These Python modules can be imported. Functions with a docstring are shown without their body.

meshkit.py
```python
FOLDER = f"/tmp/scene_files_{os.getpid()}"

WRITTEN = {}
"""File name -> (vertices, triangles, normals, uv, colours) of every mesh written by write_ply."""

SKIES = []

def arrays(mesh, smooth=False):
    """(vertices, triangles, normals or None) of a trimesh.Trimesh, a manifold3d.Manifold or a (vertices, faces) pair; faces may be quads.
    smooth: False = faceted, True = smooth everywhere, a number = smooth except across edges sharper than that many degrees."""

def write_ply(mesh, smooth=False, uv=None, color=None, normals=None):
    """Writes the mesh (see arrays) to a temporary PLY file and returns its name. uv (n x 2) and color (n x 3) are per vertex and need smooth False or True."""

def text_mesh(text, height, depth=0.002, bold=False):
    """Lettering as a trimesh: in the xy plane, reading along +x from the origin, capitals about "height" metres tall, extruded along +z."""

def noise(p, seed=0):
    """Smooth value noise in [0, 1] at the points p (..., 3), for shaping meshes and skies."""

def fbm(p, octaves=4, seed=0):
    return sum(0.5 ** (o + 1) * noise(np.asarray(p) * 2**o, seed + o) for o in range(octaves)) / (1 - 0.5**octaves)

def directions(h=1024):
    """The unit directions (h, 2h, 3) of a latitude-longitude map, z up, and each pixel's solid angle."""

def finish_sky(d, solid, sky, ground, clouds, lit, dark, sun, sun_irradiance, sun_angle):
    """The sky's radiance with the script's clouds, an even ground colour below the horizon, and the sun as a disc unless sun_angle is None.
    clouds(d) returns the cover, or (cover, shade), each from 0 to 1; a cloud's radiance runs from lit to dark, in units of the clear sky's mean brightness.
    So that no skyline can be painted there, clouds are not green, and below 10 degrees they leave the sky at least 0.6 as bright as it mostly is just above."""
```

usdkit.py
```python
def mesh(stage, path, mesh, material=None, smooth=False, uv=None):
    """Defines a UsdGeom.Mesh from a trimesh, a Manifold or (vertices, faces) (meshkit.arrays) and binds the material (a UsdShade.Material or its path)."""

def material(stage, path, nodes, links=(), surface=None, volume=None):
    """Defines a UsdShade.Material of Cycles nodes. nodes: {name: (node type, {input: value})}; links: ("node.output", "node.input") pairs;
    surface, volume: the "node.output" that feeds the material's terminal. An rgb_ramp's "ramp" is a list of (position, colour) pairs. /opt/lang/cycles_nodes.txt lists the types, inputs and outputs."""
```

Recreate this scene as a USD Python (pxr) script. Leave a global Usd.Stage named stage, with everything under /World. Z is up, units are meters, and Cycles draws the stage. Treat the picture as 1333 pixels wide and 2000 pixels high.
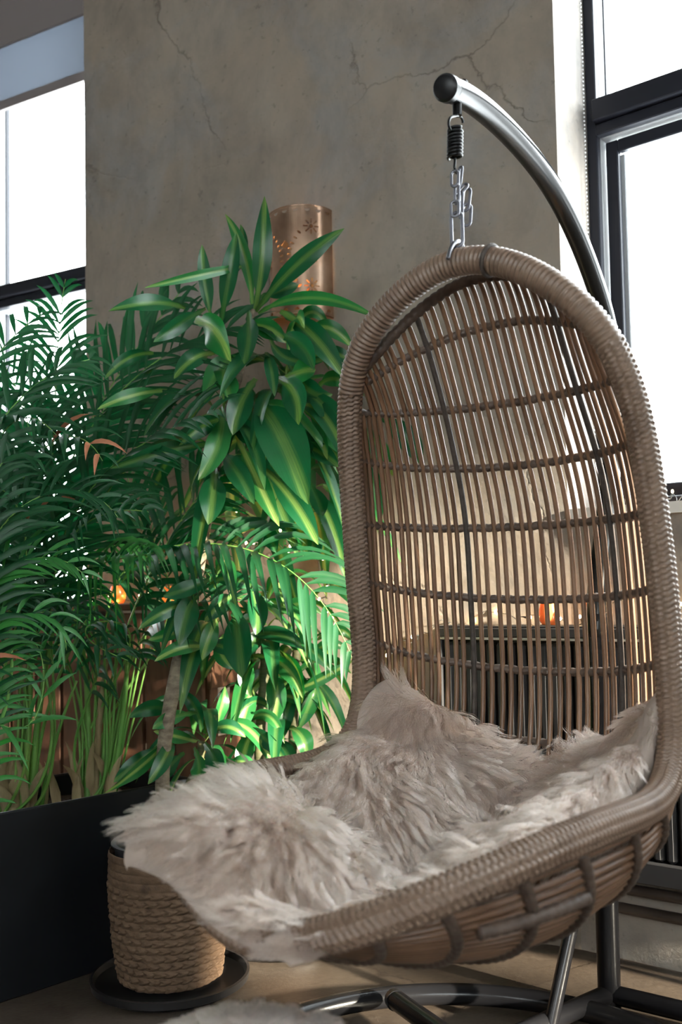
import math, random
import numpy as np, trimesh, usdkit, meshkit
from pxr import Usd, UsdGeom, UsdLux, UsdShade, Gf, Sdf, Vt
from scipy.interpolate import CubicSpline, RectBivariateSpline
from shapely.geometry import Polygon, Point, box as sbox
from shapely import affinity
from shapely.ops import unary_union

stage = Usd.Stage.CreateInMemory()
UsdGeom.SetStageUpAxis(stage, 'Z'); UsdGeom.SetStageMetersPerUnit(stage, 1.0)
UsdGeom.Xform.Define(stage, '/World'); UsdGeom.Scope.Define(stage, '/World/Looks')
random.seed(7); RNG = np.random.default_rng(7)

# ------------------------------------------------------------------ camera, sky, sun, exposure
EXPOSURE = 1.5
SKY = 2.6
SUN_DIR = np.array([.756, -.655, .25])          # towards the sun
SUN = 3500.
F_PX, CXP, CYP, EYE = 1944., 666.5, 1067., np.array([0, 0, .975])
PITCH, ROLL = math.radians(2.89), math.radians(1.1)
FWD = np.array([0, math.cos(PITCH), math.sin(PITCH)])
_u0 = np.array([0, -math.sin(PITCH), math.cos(PITCH)]); _r0 = np.array([1., 0, 0])
RIGHT = _r0 * math.cos(ROLL) - _u0 * math.sin(ROLL)
UP = _u0 * math.cos(ROLL) + _r0 * math.sin(ROLL)
cam = UsdGeom.Camera.Define(stage, '/World/camera')
HA = 24.0
cam.CreateHorizontalApertureAttr(HA); cam.CreateVerticalApertureAttr(HA * 2000 / 1333)
cam.CreateFocalLengthAttr(HA * F_PX / 1333)
cam.CreateVerticalApertureOffsetAttr(HA * (CYP - 1000) / 1333)
cam.CreateFStopAttr(3.2); cam.CreateFocusDistanceAttr(2.25)
cam.CreateClippingRangeAttr(Gf.Vec2f(.05, 500)); cam.CreateExposureAttr(EXPOSURE)
M = Gf.Matrix4d(*RIGHT, 0, *UP, 0, *(-FWD), 0, *EYE, 1)
cam.AddTransformOp().Set(M)
dome = UsdLux.DomeLight.Define(stage, '/World/sky')
dome.CreateIntensityAttr(SKY); dome.CreateColorAttr(Gf.Vec3f(.93, .97, 1.0))
sun = UsdLux.DistantLight.Define(stage, '/World/sun')
sun.CreateIntensityAttr(SUN); sun.CreateAngleAttr(2.6); sun.CreateColorAttr(Gf.Vec3f(1, .87, .70))
_z = SUN_DIR / np.linalg.norm(SUN_DIR); _x = np.cross([0, 0, 1.], _z); _x /= np.linalg.norm(_x); _y = np.cross(_z, _x)
sun.AddTransformOp().Set(Gf.Matrix4d(*_x, 0, *_y, 0, *_z, 0, 0, 0, 0, 1))


def ray(u, v): return FWD + RIGHT * ((u - CXP) / F_PX) - UP * ((v - CYP) / F_PX)
def at(u, v, Y):
    r = ray(u, v); return EYE + r * (Y / r[1])
def on_floor(u, v, z=0.):
    r = ray(u, v); return EYE + r * ((z - EYE[2]) / r[2])
def on_plane(u, v, p0, n):
    r = ray(u, v); return EYE + r * (np.dot(np.asarray(p0) - EYE, n) / np.dot(r, n))


# ------------------------------------------------------------------ helpers
COUNT = {}
def free_path(parent, name):
    k = (parent, name); n = COUNT.get(k, 0); COUNT[k] = n + 1
    return f"{parent}/{name}" if n == 0 else f"{parent}/{name}_{n:03d}"
def tag(prim, label=None, cat=None, group=None, kind=None):
    for k, v in (('label', label), ('category', cat), ('group', group), ('kind', kind)):
        if v: prim.SetCustomDataByKey(k, v)
    return prim
def thing(name, label, cat, loc=(0, 0, 0), group=None, kind=None):
    p = free_path('/World', name); x = UsdGeom.Xform.Define(stage, p); x.AddTranslateOp().Set(Gf.Vec3d(*map(float, loc)))
    tag(x.GetPrim(), label, cat, group, kind); ORIG[p] = np.array(loc, float); return p
ORIG = {}
def origin_of(path):
    while path and path not in ORIG: path = path.rpartition('/')[0]
    return ORIG.get(path, np.zeros(3))
def part(parent, name, mesh, mat, smooth=40, label=None, kind=None, uv=None):
    """mesh in world coordinates; stored relative to its thing's base"""
    p = free_path(parent, name)
    o = origin_of(parent)
    if isinstance(mesh, tuple): mesh = (np.asarray(mesh[0], float) - o, mesh[1])
    else:
        mesh = mesh.copy(); mesh.apply_translation(-o)
    m = usdkit.mesh(stage, p, mesh, mat, smooth=smooth, uv=uv)
    tag(m.GetPrim(), label, None, None, kind); return p
def single(name, mesh, mat, label, cat, smooth=40, group=None, kind=None):
    p = free_path('/World', name); m = usdkit.mesh(stage, p, mesh, mat, smooth=smooth); tag(m.GetPrim(), label, cat, group, kind); return p
def cat(*ms): return trimesh.util.concatenate([m for m in ms])
def box(c, s, R=None):
    b = trimesh.creation.box(s)
    if R is not None: b.apply_transform(R)
    b.apply_translation(c); return b
def obox(c, ax, ay, az, s):
    """box centred at c with half-free axes ax, ay, az (unit) and sizes s"""
    b = trimesh.creation.box(s); v = b.vertices
    b.vertices = np.asarray(c) + np.outer(v[:, 0], ax) + np.outer(v[:, 1], ay) + np.outer(v[:, 2], az); b.fix_normals(); return b
def bbox(c, ax, ay, az, s, r=.004):
    """bevelled box"""
    x, y, z = (max(q / 2 - r, 1e-5) for q in s)
    pts = []
    for i in (-1, 1):
        for j in (-1, 1):
            for k in (-1, 1):
                pts += [(i * (x + r), j * y, k * z), (i * x, j * (y + r), k * z), (i * x, j * y, k * (z + r))]
    m = trimesh.convex.convex_hull(np.array(pts))
    v = m.vertices
    m.vertices = np.asarray(c) + np.outer(v[:, 0], ax) + np.outer(v[:, 1], ay) + np.outer(v[:, 2], az); m.fix_normals()
    cc = m.triangles_center - np.asarray(c)
    if (m.face_normals * cc).sum() < 0: m.faces = m.faces[:, ::-1]
    return m
def frames(P):
    P = np.asarray(P, float); T = np.gradient(P, axis=0); T /= np.linalg.norm(T, axis=1)[:, None]
    n = np.cross(T[0], [0, 0, 1.])
    if np.linalg.norm(n) < 1e-3: n = np.cross(T[0], [1., 0, 0])
    n /= np.linalg.norm(n); N = [n]
    for i in range(1, len(P)):
        n = N[-1] - T[i] * np.dot(N[-1], T[i]); n /= np.linalg.norm(n); N.append(n)
    N = np.array(N); return T, N, np.cross(T, N)
def tube(P, r, k=10, caps=True, closed=False, rad=None):
    """sweeps a circle; r number or per point; rad(i, ang) -> radius multiplier array (n,k)"""
    P = np.asarray(P, float); n = len(P); T, N, B = frames(P)
    a = np.arange(k) / k * 2 * np.pi; r = np.broadcast_to(np.asarray(r, float).reshape(-1, 1) if np.ndim(r) else np.full((n, 1), r), (n, 1))
    rr = np.broadcast_to(r, (n, k)) if rad is None else r * rad
    if closed:   # untwist
        e = np.arctan2(np.dot(N[-1], B[0]), np.dot(N[-1], N[0]))
        tw = np.linspace(0, -e, n)[:, None]
    else: tw = np.zeros((n, 1))
    A = a[None] + tw
    V = P[:, None] + rr[..., None] * (np.cos(A)[..., None] * N[:, None] + np.sin(A)[..., None] * B[:, None])
    V = V.reshape(-1, 3); i = np.arange(n - (0 if closed else 1))[:, None]; j = np.arange(k)[None]
    i2 = (i + 1) % n
    q = np.stack([i * k + j, i * k + (j + 1) % k, i2 * k + (j + 1) % k, i2 * k + j], -1).reshape(-1, 4)
    f = np.vstack([q[:, [0, 1, 2]], q[:, [0, 2, 3]]])
    if caps and not closed:
        V = np.vstack([V, P[:1], P[-1:]]); c0, c1 = len(V) - 2, len(V) - 1; jj = np.arange(k)
        f = np.vstack([f, np.stack([np.full(k, c0), (jj + 1) % k, jj], 1), np.stack([np.full(k, c1), (n - 1) * k + jj, (n - 1) * k + (jj + 1) % k], 1)])
    return trimesh.Trimesh(V, f, process=False)
def resample(P, n):
    P = np.asarray(P, float); d = np.r_[0, np.cumsum(np.linalg.norm(np.diff(P, axis=0), axis=1))]
    return np.stack([np.interp(np.linspace(0, d[-1], n), d, P[:, k]) for k in range(P.shape[1])], 1)
def spline(P, n):
    P = np.asarray(P, float)
    if len(P) < 3: return resample(P, n)
    d = np.r_[0, np.cumsum(np.linalg.norm(np.diff(P, axis=0), axis=1))]
    return resample(CubicSpline(d, P)(np.linspace(0, d[-1], n * 4)), n)
def lathe(profile, c=(0, 0, 0), k=48):
    m = trimesh.creation.revolve(np.asarray(profile, float), sections=k); m.apply_translation(c); return m
def grid(V):
    """(n, m, 3) array of points -> mesh"""
    n, m = V.shape[:2]; i = np.arange(n - 1)[:, None]; j = np.arange(m - 1)[None]
    q = np.stack([i * m + j, i * m + j + 1, (i + 1) * m + j + 1, (i + 1) * m + j], -1).reshape(-1, 4)
    return V.reshape(-1, 3), np.vstack([q[:, [0, 1, 2]], q[:, [0, 2, 3]]])

def mat(name, nodes, links=(), surface='p.BSDF', volume=None):
    return usdkit.material(stage, '/World/Looks/' + name, nodes, links, surface, volume)
def plain(name, col, rough=.5, metal=0., spec=.5, bump=None, **kw):
    nodes = {'p': ('principled_bsdf', dict(base_color=col, roughness=rough, metallic=metal, specular_ior_level=spec, **kw))}; links = []
    if bump:
        nodes['g'] = ('texture_coordinate', {}); nodes['n'] = ('noise_texture', dict(scale=bump[0], detail=4.)); nodes['b'] = ('bump', dict(strength=bump[1], distance=bump[2]))
        links = [('g.object', 'n.vector'), ('n.fac', 'b.height'), ('b.normal', 'p.normal')]
    return mat(name, nodes, links)
def varied(name, c1, c2, scale=6., rough=.5, spec=.5, stretch=(1, 1, 1), bump=(60., .3, .002), c3=None, per_object=0., metal=0.):
    """two (three) tones of noise, fine relief"""
    ramp = [(.3, c1), (.7, c2)] if c3 is None else [(.25, c1), (.5, c2), (.75, c3)]
    nodes = {'g': ('geometry', {}), 'm': ('mapping', dict(scale=stretch)), 'n': ('noise_texture', dict(scale=scale, detail=5., roughness=.6)), 'r': ('rgb_ramp', dict(ramp=ramp)),
             'n2': ('noise_texture', dict(scale=bump[0], detail=4.)), 'b': ('bump', dict(strength=bump[1], distance=bump[2])), 'p': ('principled_bsdf', dict(roughness=rough, specular_ior_level=spec, metallic=metal))}
    links = [('g.position', 'm.vector'), ('m.vector', 'n.vector'), ('n.fac', 'r.fac'), ('m.vector', 'n2.vector'), ('n2.fac', 'b.height'), ('b.normal', 'p.normal')]
    if per_object:
        nodes['o'] = ('object_info', {}); nodes['mr'] = ('map_range', dict(from_min=0., from_max=1., to_min=1 - per_object, to_max=1 + per_object)); nodes['h'] = ('hsv', {})
        links += [('o.random', 'mr.value'), ('mr.result', 'h.value'), ('r.color', 'h.color'), ('h.color', 'p.base_color')]
    else: links.append(('r.color', 'p.base_color'))
    return mat(name, nodes, links)

# ------------------------------------------------------------------ materials
def plaster(name, a, b, c, cracks=1.0):
    """old trowelled plaster: broad stains, small pits, thin hair cracks"""
    nodes = {'g': ('geometry', {}), 'n1': ('noise_texture', dict(scale=1.6, detail=6., roughness=.62, distortion=.4)), 'r1': ('rgb_ramp', dict(ramp=[(.3, a), (.5, b), (.72, c)])),
             'm2': ('mapping', dict(scale=(1., 1., .55))), 'n2': ('noise_texture', dict(scale=6., detail=7., roughness=.72, distortion=.3)), 'r2': ('rgb_ramp', dict(ramp=[(.3, (.74, .75, .78)), (.55, (1, 1, 1)), (.75, (1.12, 1.08, 1.04))])),
             'mx': ('mix_color', dict(blend_type='multiply', fac=1.0, use_clamp=False)), 'n4': ('noise_texture', dict(scale=2.7, detail=8., roughness=.66, distortion=.6)), 'r4': ('rgb_ramp', dict(ramp=[(.50, (0, 0, 0)), (.64, (.45, .45, .45))])), 'gy': ('mix_color', dict(b=tuple(.5 * (x + max(b)) * 1.0 for x in (b[1] * 1.02, b[1] * 1.02, b[1] * 1.0)), use_clamp=False)),
             'nw': ('noise_texture', dict(scale=2.6, detail=6., roughness=.6)), 'add': ('vector_math', dict(math_type='multiply_add', vector2=(.30, .30, .30))),
             'vo': ('voronoi_texture', dict(feature='distance_to_edge', scale=1.15, randomness=1.)), 'cr': ('rgb_ramp', dict(ramp=[(0., (1, 1, 1)), (.0022, (.6, .6, .6)), (.0055, (0, 0, 0)), (1., (0, 0, 0))])),
             'nm': ('noise_texture', dict(scale=1.7, detail=3.)), 'rm': ('rgb_ramp', dict(ramp=[(.46, (0, 0, 0)), (.56, (1, 1, 1))])),
             'cm': ('math', dict(math_type='multiply')), 'cs': ('math', dict(math_type='multiply', value2=.55 * cracks)),
             'dk': ('mix_color', dict(blend_type='multiply', b=(.30, .27, .25), use_clamp=False)),
             'np': ('noise_texture', dict(scale=38., detail=3., roughness=.6)), 'rp': ('rgb_ramp', dict(ramp=[(.0, (.6, .6, .6)), (.29, (.72, .72, .72)), (.36, (1, 1, 1)), (1., (1, 1, 1))])),
             'mp': ('mix_color', dict(blend_type='multiply', fac=.8, use_clamp=False)),
             'nb': ('noise_texture', dict(scale=26., detail=8., roughness=.62)), 'hb': ('math', dict(math_type='subtract')), 'b': ('bump', dict(strength=.45, distance=.006)),
             'p': ('principled_bsdf', dict(roughness=.72, specular_ior_level=.35))}
    links = [('g.position', 'n1.vector'), ('n1.fac', 'r1.fac'), ('g.position', 'm2.vector'), ('m2.vector', 'n2.vector'), ('n2.fac', 'r2.fac'), ('g.position', 'n4.vector'), ('n4.fac', 'r4.fac'), ('r4.color', 'gy.fac'), ('r1.color', 'gy.a'), ('gy.result', 'mx.a'), ('r2.color', 'mx.b'),
             ('g.position', 'nw.vector'), ('nw.color', 'add.vector1'), ('g.position', 'add.vector3'), ('add.vector', 'vo.vector'), ('vo.distance', 'cr.fac'), ('g.position', 'nm.vector'), ('nm.fac', 'rm.fac'),
             ('cr.color', 'cm.value1'), ('rm.color', 'cm.value2'), ('cm.value', 'cs.value1'), ('cs.value', 'dk.fac'), ('mx.result', 'dk.a'),
             ('g.position', 'np.vector'), ('np.fac', 'rp.fac'), ('dk.result', 'mp.a'), ('rp.color', 'mp.b'), ('mp.result', 'p.base_color'),
             ('g.position', 'nb.vector'), ('nb.fac', 'hb.value1'), ('cm.value', 'hb.value2'), ('hb.value', 'b.height'), ('b.normal', 'p.normal')]
    return mat(name, nodes, links)
M_WALL = plaster('plaster_warm', (.165, .140, .113), (.222, .182, .143), (.245, .210, .172))
M_WALLB = plaster('plaster_pale', (.115, .11, .106), (.235, .208, .182), (.34, .285, .23), .6)
M_ROOM = plain('room_paint', (.33, .31, .29), .8, bump=(30., .2, .002))
M_CEIL = plain('ceiling_paint', (.13, .125, .12), .85, bump=(30., .2, .002))
M_FRAME = plain('frame_charcoal', (.010, .011, .017), .45, spec=.25, bump=(200., .05, .0005))
M_FRAMEL = plain('frame_outer_grey', (.30, .31, .32), .45, bump=(200., .05, .0005))
M_GLASS = mat('window_glass', {'t': ('transparent_bsdf', dict(color=(.97, .99, .985))), 'g': ('glossy_bsdf', dict(color=(1, 1, 1), roughness=.0)), 'f': ('layer_weight', dict(blend=.5)), 'w': ('math', dict(math_type='power', value2=5.)), 'a': ('math', dict(math_type='multiply_add', value2=.9, value3=.03)), 'm': ('mix_closure', {})},
              [('f.facing', 'w.value1'), ('w.value', 'a.value1'), ('a.value', 'm.fac'), ('t.BSDF', 'm.closure1'), ('g.BSDF', 'm.closure2')], surface='m.closure')
def floor_mat():
    nodes = {'g': ('geometry', {}), 'n1': ('noise_texture', dict(scale=2.3, detail=6., roughness=.62)), 'r1': ('rgb_ramp', dict(ramp=[(.3, (.042, .031, .023)), (.5, (.062, .047, .035)), (.7, (.085, .066, .049))])),
             'n2': ('noise_texture', dict(scale=70., detail=5., roughness=.7)), 'r2': ('rgb_ramp', dict(ramp=[(.3, (.72, .72, .72)), (.6, (1.1, 1.1, 1.1))])), 'mx': ('mix_color', dict(blend_type='multiply', fac=1., use_clamp=False)),
             'n3': ('noise_texture', dict(scale=5., detail=5.)), 'r3': ('rgb_ramp', dict(ramp=[(.35, (.30, .30, .30)), (.65, (.48, .48, .48))])),
             'nw': ('noise_texture', dict(scale=5., detail=6., roughness=.65)), 'ad': ('vector_math', dict(math_type='multiply_add', vector2=(.22, .22, .22))), 'vo': ('voronoi_texture', dict(feature='distance_to_edge', scale=1.25)), 'cr': ('rgb_ramp', dict(ramp=[(0., (.85, .85, .85)), (.0022, (.6, .6, .6)), (.0055, (0, 0, 0)), (1., (0, 0, 0))])), 'dk': ('mix_color', dict(blend_type='multiply', b=(.22, .20, .18), use_clamp=False)),
             'b': ('bump', dict(strength=.35, distance=.0025)), 'p': ('principled_bsdf', dict(specular_ior_level=.5))}
    links = [('g.position', 'n1.vector'), ('n1.fac', 'r1.fac'), ('g.position', 'n2.vector'), ('n2.fac', 'r2.fac'), ('r1.color', 'mx.a'), ('r2.color', 'mx.b'), ('g.position', 'nw.vector'), ('nw.color', 'ad.vector1'), ('g.position', 'ad.vector3'), ('ad.vector', 'vo.vector'), ('vo.distance', 'cr.fac'), ('cr.color', 'dk.fac'), ('mx.result', 'dk.a'), ('dk.result', 'p.base_color'),
             ('g.position', 'n3.vector'), ('n3.fac', 'r3.fac'), ('r3.color', 'p.roughness'), ('n2.fac', 'b.height'), ('b.normal', 'p.normal')]
    return mat('floor_concrete', nodes, links)
M_FLOOR = floor_mat()
M_STEEL = plain('black_tube_steel', (.006, .006, .007), .22, spec=.25, bump=(300., .08, .0004))
M_ARM = plain('graphite_tube_steel', (.010, .010, .010), .20, spec=.2, bump=(300., .06, .0003))
M_CHAIN = plain('chain_steel', (.16, .16, .18), .38, metal=.8, bump=(250., .2, .0006))
M_SPRING = plain('spring_black', (.008, .008, .009), .35, spec=.25)
M_RIM = varied('wicker_wrap', (.095, .056, .036), (.18, .116, .079), 9., .40, .5, bump=(160., .45, .002), c3=(.18, .122, .085))
M_CANE = varied('cane_rod', (.115, .058, .031), (.20, .108, .060), 14., .38, .5, stretch=(1, 1, .35), bump=(120., .25, .001), per_object=.22)
M_RAIL = varied('wicker_rail', (.052, .034, .025), (.10, .068, .050), 24., .5, .4, bump=(200., .5, .002))
M_CORD = varied('grey_braid', (.035, .026, .021), (.075, .058, .048), 60., .6, .3)
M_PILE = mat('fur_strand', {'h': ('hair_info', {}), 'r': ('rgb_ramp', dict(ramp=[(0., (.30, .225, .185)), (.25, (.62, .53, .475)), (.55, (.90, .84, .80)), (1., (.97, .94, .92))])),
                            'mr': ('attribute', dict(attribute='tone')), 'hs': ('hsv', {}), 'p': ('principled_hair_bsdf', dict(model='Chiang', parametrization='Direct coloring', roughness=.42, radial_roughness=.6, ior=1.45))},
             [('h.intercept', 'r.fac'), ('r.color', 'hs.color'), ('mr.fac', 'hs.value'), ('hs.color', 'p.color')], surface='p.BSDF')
def pile(name, ramp): return mat(name, {'h': ('hair_info', {}), 'r': ('rgb_ramp', dict(ramp=ramp)), 'mr': ('attribute', dict(attribute='tone')), 'hs': ('hsv', {}), 'p': ('principled_hair_bsdf', dict(model='Chiang', parametrization='Direct coloring', roughness=.42, radial_roughness=.6, ior=1.45))},
             [('h.intercept', 'r.fac'), ('r.color', 'hs.color'), ('mr.fac', 'hs.value'), ('hs.color', 'p.color')], surface='p.BSDF')
M_PALE = pile('fur_strand_pale', [(0., (.72, .62, .57)), (.5, (.93, .87, .84)), (1., (.98, .95, .93))])
M_HIDE = plain('fur_hide', (.34, .27, .23), .9, bump=(80., .4, .003))

# ------------------------------------------------------------------ the room shell
def unit(v): v = np.asarray(v, float); return v / np.linalg.norm(v)
DB, NB = unit([.775, -.632, 0]), unit([.632, .775, 0])         # along / out of the right wall
DA, NA = unit([-.875, .485, 0]), unit([.485, .875, 0])         # along / out of the back wall
J = np.array([.636, 2.77, 0])                                   # where the two walls meet, the pier's right edge
UZ = np.array([0, 0, 1.])
K1 = J + DB * 6.2; K2 = K1 - NB * 4.0; K4 = J + DA * 5.2; K3 = K4 - NA * 8.0
CEIL = 4.0
def wall_mesh(p0, d, n, s0, s1, holes, th, zt=CEIL, z0=0.):
    poly = sbox(s0, z0, s1, zt)
    for h in holes: poly = poly.difference(sbox(*h))
    m = trimesh.creation.extrude_polygon(poly, th, engine='earcut')
    v = m.vertices; m.vertices = np.asarray(p0) + np.outer(v[:, 0], d) + np.outer(v[:, 1], UZ) + np.outer(v[:, 2], n)
    m.fix_normals(); return m
SILL, HEAD = 1.19, 3.55
# pier's left edge, from the photograph's line of sight
def s_on(p0, d, u, v=600):
    r = ray(u, v); a = np.array([[d[0], -r[0]], [d[1], -r[1]]]); return np.linalg.solve(a, EYE[:2] - p0[:2])[0]
SL = s_on(J, DA, 166.5, 500)
BAYS = [(0., 1.75, SILL), (2.2, 3.9, 1.95)]
A_HOLES = [(SL, SILL - .25, SL + 1.75, HEAD)]
structure = lambda name, m, mt: single(name, m, mt, None, None, smooth=False, kind='structure')
structure('wall_back', wall_mesh(J, DA, NA, 0, 5.2, A_HOLES, .30), M_WALL)
structure('wall_right', wall_mesh(J, DB, NB, -.28, 6.2, [(a, z, b, HEAD) for a, b, z in BAYS], .30), M_WALLB)
def plain_wall(name, a, b, holes):
    d = unit(b - a); n = np.array([d[1], -d[0], 0]); c = np.array([-.6, 0, 0])
    if np.dot(n, (a + b) / 2 - c) < 0: n = -n
    structure(name, wall_mesh(a, d, n, 0, np.linalg.norm(b - a), holes, .25), M_ROOM); return d, n
SD, SN_ = plain_wall('wall_side', K1, K2, [(.14, .9, .96, 3.05)])
FW = [(1.6, 1.6, 3.7, 2.9), (4.8, 1.6, 6.5, 2.9)]
plain_wall('wall_front', K2, K3, FW)
plain_wall('wall_left', K3, K4, [])
def slab(name, z, h, m):
    c = (K1 + K2 + K3 + K4) / 4
    pts = [(k + unit(k - c) * .4)[:2] for k in (J, K1, K2, K3, K4)]
    g = trimesh.creation.extrude_polygon(Polygon(pts), h, engine='earcut'); g.apply_translation([0, 0, z]); structure(name, g, m)
slab('floor', -.1, .1, M_FLOOR); slab('ceiling', CEIL, .12, M_CEIL)

# ------------------------------------------------------------------ windows
WN = [0]
def window(p0, d, n, s0, s1, z0, z1, transom=(2.33, 2.43), mulls=(), sash=True, off=.20, mw=.032):
    """steel-framed window: dark inner profile, pale outer profile, transom, panes"""
    WN[0] += 1; P = free_path('/World', f'window_{WN[0]}'); x = UsdGeom.Xform.Define(stage, P); ORIG[P] = np.zeros(3); tag(x.GetPrim(), kind='structure')
    def bx(sa, sb, za, zb, na, nb, r=.003):
        c = p0 + d * (sa + sb) / 2 + n * (na + nb) / 2 + UZ * (za + zb) / 2
        return bbox(c, d, n, UZ, (abs(sb - sa), abs(nb - na), zb - za), r)
    w, o = .032, off
    for nm, a in (('frame', (s0, s0 + w, z0, z1)), ('frame', (s1 - w, s1, z0, z1)), ('frame', (s0 + w, s1 - w, z0, z0 + .05)), ('frame', (s0 + w, s1 - w, z1 - w, z1))):
        part(P, nm, cat(bx(*a, o, o + .025)), M_FRAME, False)
        part(P, 'outer_frame', bx(*a, o + .025, o + .10), M_FRAMEL, False)
    for m in mulls:
        part(P, 'mullion', bx(m - mw, m + mw, z0 + .05, z1 - w, o - .005, o + .025), M_FRAME, False); part(P, 'outer_mullion', bx(m - mw, m + mw, z0 + .05, z1 - w, o + .025, o + .10), M_FRAMEL, False)
    ta, tb = transom
    part(P, 'transom', cat(bx(s0 + w, s1 - w, ta + .035, tb, o - .035, o + .02), bx(s0 + w, s1 - w, ta, ta + .034, o - .01, o + .02)), M_FRAME, False)
    part(P, 'outer_transom', bx(s0 + w, s1 - w, ta, tb, o + .02, o + .10), M_FRAMEL, False)
    edges = [s0 + w] + [q for m in mulls for q in (m - mw, m + mw)] + [s1 - w]
    for a, b in zip(edges[::2], edges[1::2]):
        if sash:
            q, e = .038, .0
            aa, bb, za, zb = a + .006, b - .006, z0 + .055, ta - .005
            part(P, 'sash', cat(bx(aa, aa + q, za, zb, o + .045, o + .07), bx(bb - q, bb, za, zb, o + .045, o + .07), bx(aa + q, bb - q, za, za + q, o + .045, o + .07), bx(aa + q, bb - q, zb - q, zb, o + .045, o + .07)), M_FRAME, False)
            part(P, 'sash_bead', cat(bx(aa + q - .004, aa + q + .012, za + q, zb - q, o + .07, o + .095), bx(bb - q - .012, bb - q + .004, za + q, zb - q, o + .07, o + .095)), M_FRAMEL, False)
        for za, zb in ((z0 + .05, ta), (tb, z1 - w)):
            part(P, 'pane', bx(a, b, za, zb, o + .078, o + .084, .0005), M_GLASS, False)
            part(P, 'gasket', cat(bx(a, a + .004, za, zb, o + .070, o + .092, .0008), bx(b - .004, b, za, zb, o + .070, o + .092, .0008)), M_FRAME, False)
    return P
# the left window: its mullion is seen at the picture's edge
OFFA = .17
s_m = s_on(J + NA * (OFFA + .10), DA, 21, 300) + .032
window(J, DA, NA, SL, SL + 1.75, SILL - .25, HEAD, mulls=(s_m,), sash=False, off=OFFA, transom=(2.20, 2.285))
for a, b, z in BAYS: window(J, DB, NB, a, b, z, HEAD, mulls=(a + .9,))
for i, (a, za, b, zb) in enumerate(FW): window(K2, unit(K3 - K2), unit(np.array([unit(K3 - K2)[1], -unit(K3 - K2)[0], 0])) * (1 if np.dot([unit(K3 - K2)[1], -unit(K3 - K2)[0]], (K2 - J)[:2]) > 0 else -1), a, b, za, zb, mulls=((a + b) / 2,), sash=False, off=.12)
window(K1, SD, SN_, .14, .96, .9, 3.05, mulls=(.57,), mw=.12, sash=False, off=.12, transom=(2.93, 2.97))
# pale sill slab under the right window
single('trim_1', obox(J + DB * .875 + NB * .10 + UZ * (SILL + .0), DB, NB, UZ, (1.75, .23, .03)), plain('sill_grey', (.42, .42, .42), .5), None, None, False, kind='structure')

# ------------------------------------------------------------------ hanging chair
YAW = math.radians(38.15); BASE = np.array([.234, 1.805, 0])
CF = np.array([-math.sin(YAW), -math.cos(YAW), 0]); CS = np.array([math.cos(YAW), -math.sin(YAW), 0])     # chair's front, its side to the picture's right
def loc(s, f, z):
    s, f, z = np.broadcast_arrays(np.asarray(s, float), f, z)
    q = np.clip((f - .45) / .13, 0, 1); z = z + .30 * (np.sqrt(s * s + .0009) - s) / 2 * q * q * (3 - 2 * q)     # the front edge hangs a little higher on its left
    return BASE + s[..., None] * CS + f[..., None] * CF + z[..., None] * UZ
_t = np.linspace(0, 1, 10)
_w = np.array([0, .194, .295, .316, .321, .330, .349, .274, .125, 0]); _f = np.array([.019, .019, -.032, -.071, -.089, -.068, .229, .498, .585, .603]); _z = np.array([1.58, 1.487, 1.319, 1.099, .966, .691, .650, .616, .552, .532])
_w[1] = .20
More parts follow.
